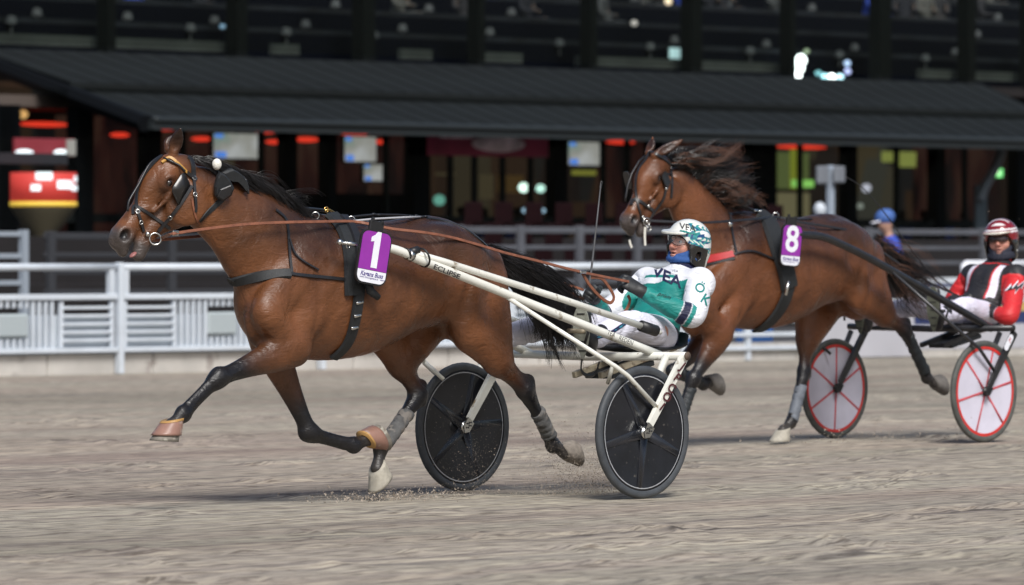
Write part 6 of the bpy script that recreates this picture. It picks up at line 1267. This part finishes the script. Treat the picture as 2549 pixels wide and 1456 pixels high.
def tv(px0, py0, px1, py1, n, lab):
    t = flat_thing('television', lab, 'television', px0 - 4, py0 - 4, px1 + 4, py1 + 4, n, m_blackp, 'casing', .07); a, b_ = A(px0, py1, n), A(px1, py0, n); W, Hh = b_.x - a.x, E.at((px0 + px1) / 2, py0, n)[2] - E.at((px0 + px1) / 2, py1, n)[2]
    m = MATS.get('screen_picture')
    if not m:
        m = mat('screen_picture', (.5, .5, .5), rough=.3); q = m.node_tree; bb = q.nodes['Principled BSDF']; tc = q.nodes['Texture Coordinate']; nz = q.nodes.new('ShaderNodeTexNoise'); nz.inputs['Scale'].default_value = 1.6; nz.inputs['Detail'].default_value = 3; q.links.new(tc.outputs['Object'], nz.inputs['Vector']); rp = q.nodes.new('ShaderNodeValToRGB'); q.links.new(nz.outputs[0], rp.inputs[0]); e = rp.color_ramp.elements; e[0].position = .34; e[0].color = (.12, .25, .22, 1); e[1].position = .62; e[1].color = (.45, .45, .47, 1); x = e.new(.46); x.color = (.30, .29, .27, 1); q.links.new(rp.outputs[0], bb.inputs['Emission Color']); bb.inputs['Emission Strength'].default_value = .9
    mb = MB(); mb.box((0, -.05, 0), (W, .02, Hh)); eobj(mb, 'screen', m, t); bl = emis('screen_blue', (.08, .25, .85), .9)
    mb = MB(); mb.box((-W * .36, -.066, -Hh * .36), (W * .24, .006, Hh * .22)); mb.box((-W * .40, -.066, Hh * .40), (W * .18, .006, Hh * .14)); eobj(mb, 'caption', bl, t); return t
tv(528, 333, 638, 394, 74.5, 'largest wall screen, beside the ears of the leading horse'); tv(854, 341, 930, 402, 74.5, 'upper screen in the middle, above the neck of the leading horse'); tv(902, 410, 962, 450, 74.4, 'small dim screen hanging lower than the other screens'); tv(1411, 354, 1493, 411, 74.5, 'wall screen left of the second horse, beside the maroon banner')
# banner with faded print
t = flat_thing('banner', 'long maroon banner with a faded grey print above the entrance', 'banner', 1062, 326, 1364, 389, NG - .35, mat('maroon_cloth', (.30, .045, .095), rough=.8, var=.45, vscale=1.2, emit=.0), 'cloth', .03); c0 = t.location
t2 = MB(); t2.ball((.25, -.03, .0), (.75, .02, .16)); t2.box((-.9, -.03, .12), (.9, .01, .07)); t2.box((1.45, -.03, .16), (.8, .01, .06)); eobj(t2, 'print', mat('faded_print', (.75, .62, .68), rough=.8, var=.5, vscale=3), t, True)
# interior patches with room light painted on as emission
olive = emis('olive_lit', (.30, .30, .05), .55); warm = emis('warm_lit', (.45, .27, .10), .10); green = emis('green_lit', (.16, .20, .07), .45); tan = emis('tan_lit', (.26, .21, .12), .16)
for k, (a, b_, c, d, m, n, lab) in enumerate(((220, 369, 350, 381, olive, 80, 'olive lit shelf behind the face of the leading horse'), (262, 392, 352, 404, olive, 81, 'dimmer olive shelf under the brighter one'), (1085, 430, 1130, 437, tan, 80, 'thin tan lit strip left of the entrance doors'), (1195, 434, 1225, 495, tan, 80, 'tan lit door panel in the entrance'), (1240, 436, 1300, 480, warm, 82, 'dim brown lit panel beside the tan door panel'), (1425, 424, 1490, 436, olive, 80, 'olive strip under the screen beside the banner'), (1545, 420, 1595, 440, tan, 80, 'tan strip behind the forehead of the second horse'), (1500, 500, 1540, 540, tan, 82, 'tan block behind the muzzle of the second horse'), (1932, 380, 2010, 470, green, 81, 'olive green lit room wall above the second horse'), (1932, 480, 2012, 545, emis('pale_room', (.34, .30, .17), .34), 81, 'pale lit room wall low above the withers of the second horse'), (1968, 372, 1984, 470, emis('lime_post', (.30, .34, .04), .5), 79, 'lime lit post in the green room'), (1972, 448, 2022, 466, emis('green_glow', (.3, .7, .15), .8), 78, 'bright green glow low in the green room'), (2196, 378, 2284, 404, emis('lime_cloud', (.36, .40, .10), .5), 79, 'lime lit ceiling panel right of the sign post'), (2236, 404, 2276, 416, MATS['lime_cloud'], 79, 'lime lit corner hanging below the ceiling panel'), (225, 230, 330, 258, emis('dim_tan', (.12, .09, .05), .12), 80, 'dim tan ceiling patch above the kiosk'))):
    flat_thing('lit_patch', lab, 'lit patch', a, b_, c, d, n, m, 'panel')
t = flat_thing('exit_sign', 'small bright green exit sign at the far right', 'sign', 2465, 420, 2493, 441, 73, emis('exit_green', (.25, .95, .30), 1.3), 'face', .06); mb = MB(); mb.box((.03, -.04, 0), (.05, .01, .09)); eobj(mb, 'pictogram', emis('exit_white', (.8, 1, .7), 1.6), t)
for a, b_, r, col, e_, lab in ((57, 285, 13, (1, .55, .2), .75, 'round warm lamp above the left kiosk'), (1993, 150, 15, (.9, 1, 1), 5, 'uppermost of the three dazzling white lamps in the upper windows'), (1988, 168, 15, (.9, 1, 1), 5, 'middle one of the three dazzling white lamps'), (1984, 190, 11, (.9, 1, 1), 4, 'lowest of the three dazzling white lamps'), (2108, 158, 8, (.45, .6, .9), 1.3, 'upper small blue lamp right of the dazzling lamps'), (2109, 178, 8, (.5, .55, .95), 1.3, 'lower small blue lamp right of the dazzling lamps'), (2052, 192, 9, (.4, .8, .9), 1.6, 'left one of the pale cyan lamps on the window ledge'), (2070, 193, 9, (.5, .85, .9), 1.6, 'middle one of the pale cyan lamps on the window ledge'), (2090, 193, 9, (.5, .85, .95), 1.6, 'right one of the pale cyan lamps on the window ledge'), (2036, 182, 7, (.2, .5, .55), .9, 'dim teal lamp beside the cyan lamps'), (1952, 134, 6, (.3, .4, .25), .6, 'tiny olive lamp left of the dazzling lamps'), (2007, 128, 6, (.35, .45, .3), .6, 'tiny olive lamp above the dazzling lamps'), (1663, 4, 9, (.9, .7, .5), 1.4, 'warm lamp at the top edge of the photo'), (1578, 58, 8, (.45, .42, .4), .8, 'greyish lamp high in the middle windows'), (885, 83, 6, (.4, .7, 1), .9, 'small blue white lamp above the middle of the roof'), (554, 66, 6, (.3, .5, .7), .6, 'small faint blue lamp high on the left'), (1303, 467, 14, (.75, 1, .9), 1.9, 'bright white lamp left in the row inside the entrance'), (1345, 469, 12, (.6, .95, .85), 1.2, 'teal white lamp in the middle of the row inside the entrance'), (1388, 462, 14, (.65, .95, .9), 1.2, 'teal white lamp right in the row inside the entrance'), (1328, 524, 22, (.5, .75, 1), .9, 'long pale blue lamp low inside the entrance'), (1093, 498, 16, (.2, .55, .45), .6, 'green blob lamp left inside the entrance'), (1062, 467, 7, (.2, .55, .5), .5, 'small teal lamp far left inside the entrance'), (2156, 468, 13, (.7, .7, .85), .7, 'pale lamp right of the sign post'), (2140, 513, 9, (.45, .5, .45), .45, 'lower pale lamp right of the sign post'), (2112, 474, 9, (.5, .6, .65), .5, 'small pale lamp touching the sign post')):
    up_ = b_ < 215; t = ething('lamp', lab, 'lamp', *E.at(a, b_, NU + .6 if up_ else 74), None); s_ = r / E.sc(a, NU + .6 if up_ else 74); mb = MB(); mb.ball((0, 0, 0), (s_ * (1.25 if not (a == 1328) else 2.0), .06, s_ * (.85 if a != 1328 else .45) if not up_ else s_ * .95)); eobj(mb, 'glow_ball', emis('glow_%s' % lab[:18].replace(' ', '_'), col, e_), t, True); mb = MB(); mb.box((0, .09, 0), (s_ * .8, .08, s_ * .6)); eobj(mb, 'glow_back', m_blackp, t)  # floodlight reflections in the glazing built as glowing balls, beside real lamps
t = flat_thing('glass_reflection', 'pale rectangular floodlight reflection in the upper middle window', 'sign', 1668, 120, 1702, 146, NU + .6, emis('pale_reflection', (.5, .75, .78), .75), 'face', .08); mb = MB(); mb.box((0, .06, 0), (.2, .06, .16)); eobj(mb, 'casing', m_blackp, t)  # glowing panel drawn for a floodlight reflection in the upper glazing
# kiosk on the left: drum sign with red and white print, yellow rim and beige cone on a pole
t = ething('kiosk_sign', 'red and white drum shaped kiosk sign on a beige pole at the left', 'sign', *E.at(108, 465, 66), None); q_ = E.sc(108, 66)
mb = MB(); mb.lathe([(0, .22), (.52, .22), (.52, -.23), (0, -.23)], 28, Matrix.Identity(4)); eobj(mb, 'drum', emis('kiosk_red', (.40, .035, .028), .5), t, True)
mb = MB()
for a, w, z, h in ((-2.55, .5, .16, .12), (-1.9, .6, .03, .13), (-1.2, .35, .12, .10), (-2.7, .3, -.02, .10), (-1.35, .7, -.02, .09)):
    v = []; 
    for i in range(7): an = a + w * i / 6; v += [(.528 * math.cos(an), .528 * math.sin(an), z - h / 2), (.528 * math.cos(an), .528 * math.sin(an), z + h / 2)]
    mb.add(v, [(i * 2, i * 2 + 2, i * 2 + 3, i * 2 + 1) for i in range(6)])
eobj(mb, 'print', emis('kiosk_white', (.65, .75, .78), .8), t); mb = MB(); mb.lathe([(.50, -.235), (.53, -.24), (.53, -.30), (.50, -.305)], 28, Matrix.Identity(4)); eobj(mb, 'rim', emis('kiosk_yellow', (.65, .45, .06), .5), t, True)
mb = MB(); mb.lathe([(.52, -.31), (.46, -.42), (.22, -.72), (.09, -.95), (.085, -2.2)], 24, Matrix.Identity(4)); eobj(mb, 'cone', mat('beige_cone', (.11, .095, .060), rough=.7), t, True)
flat_thing('advert_screen', 'dark red advert screen with white shapes above the balcony beam', 'screen', 36, 345, 182, 388, 69, emis('advert_red', (.14, .015, .022), .5), 'panel')
for a, b_, c, d, w in ((38, 372, 84, 388, 'left'), (134, 372, 172, 389, 'right')): flat_thing('advert_shape', 'glowing white oval on the dark red advert screen, %s one' % w, 'lit panel', a, b_, c, d, 68.8, MATS['kiosk_white'], 'panel', .05, round_=True)
flat_thing('poster', 'pale strip poster beside the dark red advert screen', 'poster', 168, 348, 186, 388, 68.7, emis('poster_pale', (.22, .22, .2), .3), 'panel')
for a, b_, lab in ((118, 560, 'beige round standing table post at the left'), (592, 566, 'beige post hidden behind the head of the leading horse')):
    pass
# sign post right of the second horse
t = ething('sign_post', 'pale grey post with two sign boards above the second horse', 'sign post', E.u(2066, 56), 56, 0); zt_ = E.at(2066, 412, 56)[2]; mb = MB(); mb.box((0, 0, zt_ / 2), (.11, .11, zt_), bev=.02); eobj(mb, 'post', mat('post_grey', (.30, .35, .42), rough=.6), t)
mb = MB(); mb.box((-.22, -.02, zt_ - .15), (.25, .08, .28), bev=.02); mb.box((.05, -.13, zt_ - .14), (.26, .06, .26), bev=.02); eobj(mb, 'sign_board', mat('board_grey', (.17, .185, .21), rough=.7), t)
mb = MB(); q = A(2040, 522, 57); t = ething('parasol', 'small white rounded parasol beside the sign post', 'parasol', q.x, 57, 0); mb.ball((0, 0, q.z), (.10, .10, .12)); eobj(mb, 'canopy', m_bar, t, True); mb = MB(); mb.tube([(0, 0, .12), (0, 0, q.z)], .025, 6); eobj(mb, 'pole', m_df, t)
# stair on the far right
t = ething('stair_rail', 'pale slanting stair rail and glass panel at the far right', 'stair rail', 0, 0, 0); mb = MB(); mb.tube([A(2492, 375, 71.5), A(2478, 415, 71.5), A(2452, 462, 71.5), A(2436, 500, 71.5)], .10, 6); eobj(mb, 'handrail', mat('rail_pale', (.16, .19, .22), rough=.6), t); mb = MB(); a, b_ = A(2440, 520, 71.6), A(2440, 520, 71.6); mb.box((a.x, 71.6, E.at(2440, 520, 71.6)[2]), (.36, .06, .95)); eobj(mb, 'glass_panel', mat('panel_teal', (.07, .095, .11), rough=.6), t)
# ---- people in the stand: standing/seated figures of one continuous body with clothes
def figure_fields():
    Fd = Field((-.32, -.3, 0), (.32, .45, 1.85), .02)
    Fd.chain([(0, 0, .95, .10, .16), (0, 0, 1.15, .10, .16), (0, 0, 1.38, .10, .19), (0, 0, 1.46, .06, .12)], lat=(1, 0, 0), k=.05); Fd.chain([(0, 0, 1.44, .055, .055), (0, 0, 1.56, .05, .05)], k=.02, spl=1); Fd.ell((0, -.015, 1.66), (.078, .095, .118), k=.03)
    for s in (1, -1):
        Fd.chain([(.20 * s, 0, 1.40, .055, .055), (.25 * s, .0, 1.15, .045, .045), (.22 * s, -.14, .98, .035, .035), (.17 * s, -.22, 1.0, .03, .03)], k=.04); Fd.chain([(.09 * s, 0, .92, .09, .09), (.10 * s, -.01, .50, .06, .06), (.10 * s, .01, .10, .042, .042), (.10 * s, -.10, .04, .035, .035)], k=.03)
    return Fd
vf, qf = figure_fields().mesh()
Fs = Field((-.34, -.5, -.1), (.34, .35, 1.05), .02)
Fs.chain([(0, .05, .08, .12, .17), (0, .03, .3, .11, .16), (0, 0, .55, .10, .20), (0, 0, .62, .06, .12)], lat=(1, 0, 0), k=.05); Fs.chain([(0, 0, .6, .055, .055), (0, -.01, .74, .05, .05)], k=.02, spl=1); Fs.ell((0, -.03, .83), (.078, .095, .115), k=.03)
for s in (1, -1): Fs.chain([(.20 * s, 0, .56, .055, .055), (.25 * s, -.04, .3, .045, .045), (.12 * s, -.25, .26, .035, .035)], k=.04); Fs.chain([(.10 * s, .0, .05, .085, .085), (.12 * s, -.40, .08, .06, .06)], k=.03, spl=1)
vs, qs = Fs.mesh()
def people(name, V0, Q0, zsplit, zhead, u, n, z, rz, shirt, skin, lab, group, sc=1.0, cap=None):
    t = ething(name, lab, 'person', u, n, z, group); t.rotation_euler = (0, 0, E_RZ + rz); key = ('fig', shirt, skin, len(V0))
    Vv = V0 * sc; c = np.tile(skin, (len(Vv), 1)); obj('body', Vv, Q0, mat('figure_skin', (.4, .25, .18), rough=.7, attr='Col'), t, True, c)
    m_ = (V0[:, 2] > zsplit) & (V0[:, 2] < zhead); nr = Vv - np.array([0, 0, 0]); ctr = Vv.copy(); ctr[:, :2] *= 1.10; ctr[:, 1] += .0; keep = m_[Q0].all(1); ids = np.unique(Q0[keep]); rm = -np.ones(len(Vv), int); rm[ids] = np.arange(len(ids))
    obj('shirt', ctr[ids], rm[Q0[keep]], mat('shirt_%02d' % int(100 * shirt[0] + 10 * shirt[2]), shirt, rough=.85), t, True)
    hr = MB(); hh = V0[:, 2].max() * sc; k_ = 1.35 if cap else 1; hr.ball((0, .01, hh - .075 + (.03 if cap else 0)), (.088 * k_, .105 * k_, .085 * k_), nu=12, nv=8); hr.build('cap' if cap else 'hair', mat('fig_cap_%02d' % int(100 * (cap or (.02, 0, 0))[2]), cap or (.02, .014, .01), rough=.7), t); return t
blue_s = (.03, .07, .42)
t = people('person', vf, qf, .9, 1.5, E.u(2284, 47.6), 47.6, .0, 4.0, blue_s, (.38, .22, .16), 'person in blue jacket and blue cap standing behind the tail of the second horse', None, 1.09, (.05, .12, .35))
t.rotation_euler = (R(14), 0, E_RZ + 4.0)
m_hd = mat('white_peak', (.7, .7, .75)); mb = MB(); mb.box((0, -.13, 1.09 * 1.70), (.17, .12, .025), bev=.01); mb.build('cap_peak', m_hd, t, False)
r3 = np.random.default_rng(11); shirts = [(.06, .065, .07), (.11, .11, .105), (.018, .02, .03), (.07, .028, .028), (.13, .13, .13), (.028, .028, .035)]
spots = [(180, 30, 0), (215, 12, 0), (160, 70, 0), (330, 75, 0), (500, 70, 0), (415, 25, 0), (465, 20, 0), (545, 45, 0), (745, 55, 4), (820, 45, 0), (940, 65, 1), (1010, 50, 1), (995, 90, 1), (1130, 40, 1), (1160, 100, 1), (1230, 78, 0), (1310, 98, 0), (1405, 52, 1), (1500, 102, 0), (1560, 28, 1), (1612, 60, 0), (1700, 90, 0), (1762, 70, 0), (1800, 95, 1), (1850, 50, 0), (1925, 70, 1), (1900, 20, 1), (2165, 92, 0), (2220, 55, 1), (2250, 85, 1), (2302, 70, 1), (2290, 20, 1), (2330, 105, 1), (2440, 105, 2), (2460, 60, 2), (2380, 40, 1)]
for i, (px, py, s) in enumerate(spots):
    k = int(np.clip(round((205 + (px / 2548) * 70 - 95 - py) / 42.0), 0, 5)); n_ = NU + 1.9 + 1.5 * k; zt_ = 5.1 + .52 * k + .55
    sh = shirts[(i * 5 + s) % 6]
    if i == 8: sh = (.17, .17, .16)
    side = ['left of the first upper column', 'between the first and second upper columns', 'between the second and third upper columns', 'in the middle upper windows', 'in the right upper windows'][0 if px < 265 else 1 if px < 590 else 2 if px < 905 else 3 if px < 1720 else 4]
    people('person', vs, qs, .02, .64, E.u(px, n_), n_, zt_, r3.uniform(-.7, .7), sh, (.10, .07, .055), 'dim seated spectator ' + side, 'seated spectators in the upper windows ' + side)
for i, (px, n_) in enumerate(((1150, 75), (1268, 74), (1290, 76), (1205, 77), (2195, 74), (2245, 75), (2300, 74), (2350, 74.5), (2400, 76), (700, 76), (460, 77), (1470, 76), (1540, 77), (1030, 76))):
    people('person', vf, qf, .9, 1.5, E.u(px, n_), n_, .5, r3.uniform(-1, 1), shirts[(i * 3) % 6], (.05, .03, .022), 'dim standing visitor behind the ground floor glazing', 'standing visitors behind the ground floor glazing')
# small table lamps / white chair backs along the tiers
m_tl = mat('pale_shade', (.085, .092, .10), rough=.8)
for i in range(44):
    px = 30 + i * 57 + r3.uniform(-14, 14); k = i % 4; n_ = NU + 1.15 + 1.5 * k; zt_ = 5.1 + .52 * k + (.03 if k else .3); t = ething('table_lamp', 'small pale table lamp on the dining tiers behind the upper glazing', 'table lamp', E.u(px, n_), n_, zt_ + .02, 'table lamps on the upper tiers')
    mb = MB(); mb.tube([(0, 0, 0), (0, 0, .22)], .02, 6); eobj(mb, 'stem', m_tl, t); mb = MB(); mb.lathe([(.07, .34), (.11, .20), (0, .20)], 10, Matrix.Identity(4)); eobj(mb, 'shade', m_tl, t)

# ------------------------------------------------------------------ sand thrown up by hooves and wheels
sv, sf = [], []
def clods(cx, cz, fr, y, sx, sz, sy, n, s0, s1, vel=(0, 0, 0)):
    for i in range(n):
        p = Vector((cx + rng.normal(0, sx), y + rng.normal(0, sy), abs(cz + rng.normal(0, sz)) + .004)); q = fr.W(p); s = rng.uniform(s0, s1) * (.6 + .8 * rng.random()); b = len(sv); rr = [Vector(rng.normal(0, 1, 3)).normalized() for _ in range(4)]
        for r4 in rr: sv.append(q + r4 * s)
        sf.extend([(b, b + 1, b + 2), (b, b + 2, b + 3), (b, b + 3, b + 1), (b + 1, b + 3, b + 2)])
clods(-.02, .02, H1, .12, .24, .10, .12, 1500, .0015, .0042); clods(.06, .16, H1, .12, .14, .11, .08, 1300, .0012, .0038); clods(-.16, .03, H1, .12, .13, .13, .10, 1500, .0015, .0050); clods(-.30, .02, H1, .14, .10, .09, .10, 500, .002, .006); clods(.12, .24, H1, .10, .14, .10, .07, 1600, .001, .003); clods(-.22, .09, H1, .12, .10, .08, .07, 1600, .0012, .0042); clods(-.02, .30, H1, .12, .10, .09, .06, 900, .001, .003); clods(1.0, .02, H1, -.12, .30, .02, .14, 900, .002, .006); clods(1.15, .015, H1, -.1, .22, .02, .12, 500, .003, .009)
clods(-.02, .03, H1, -.62, .12, .14, .03, 700, .0015, .004); clods(.08, .25, H1, -.60, .16, .16, .02, 500, .001, .003); clods(.6, .03, H2, .1, .4, .05, .2, 250, .003, .008); clods(.0, .7, H2, 0, 1.2, .5, .6, 160, .0015, .004)
so = obj('flying_sand', sv, sf, mat('sand_grains', (.33, .28, .23), rough=.95), None, False); tag(so, 'sand grains thrown up behind the hind hooves and wheels', 'sand', kind='stuff')
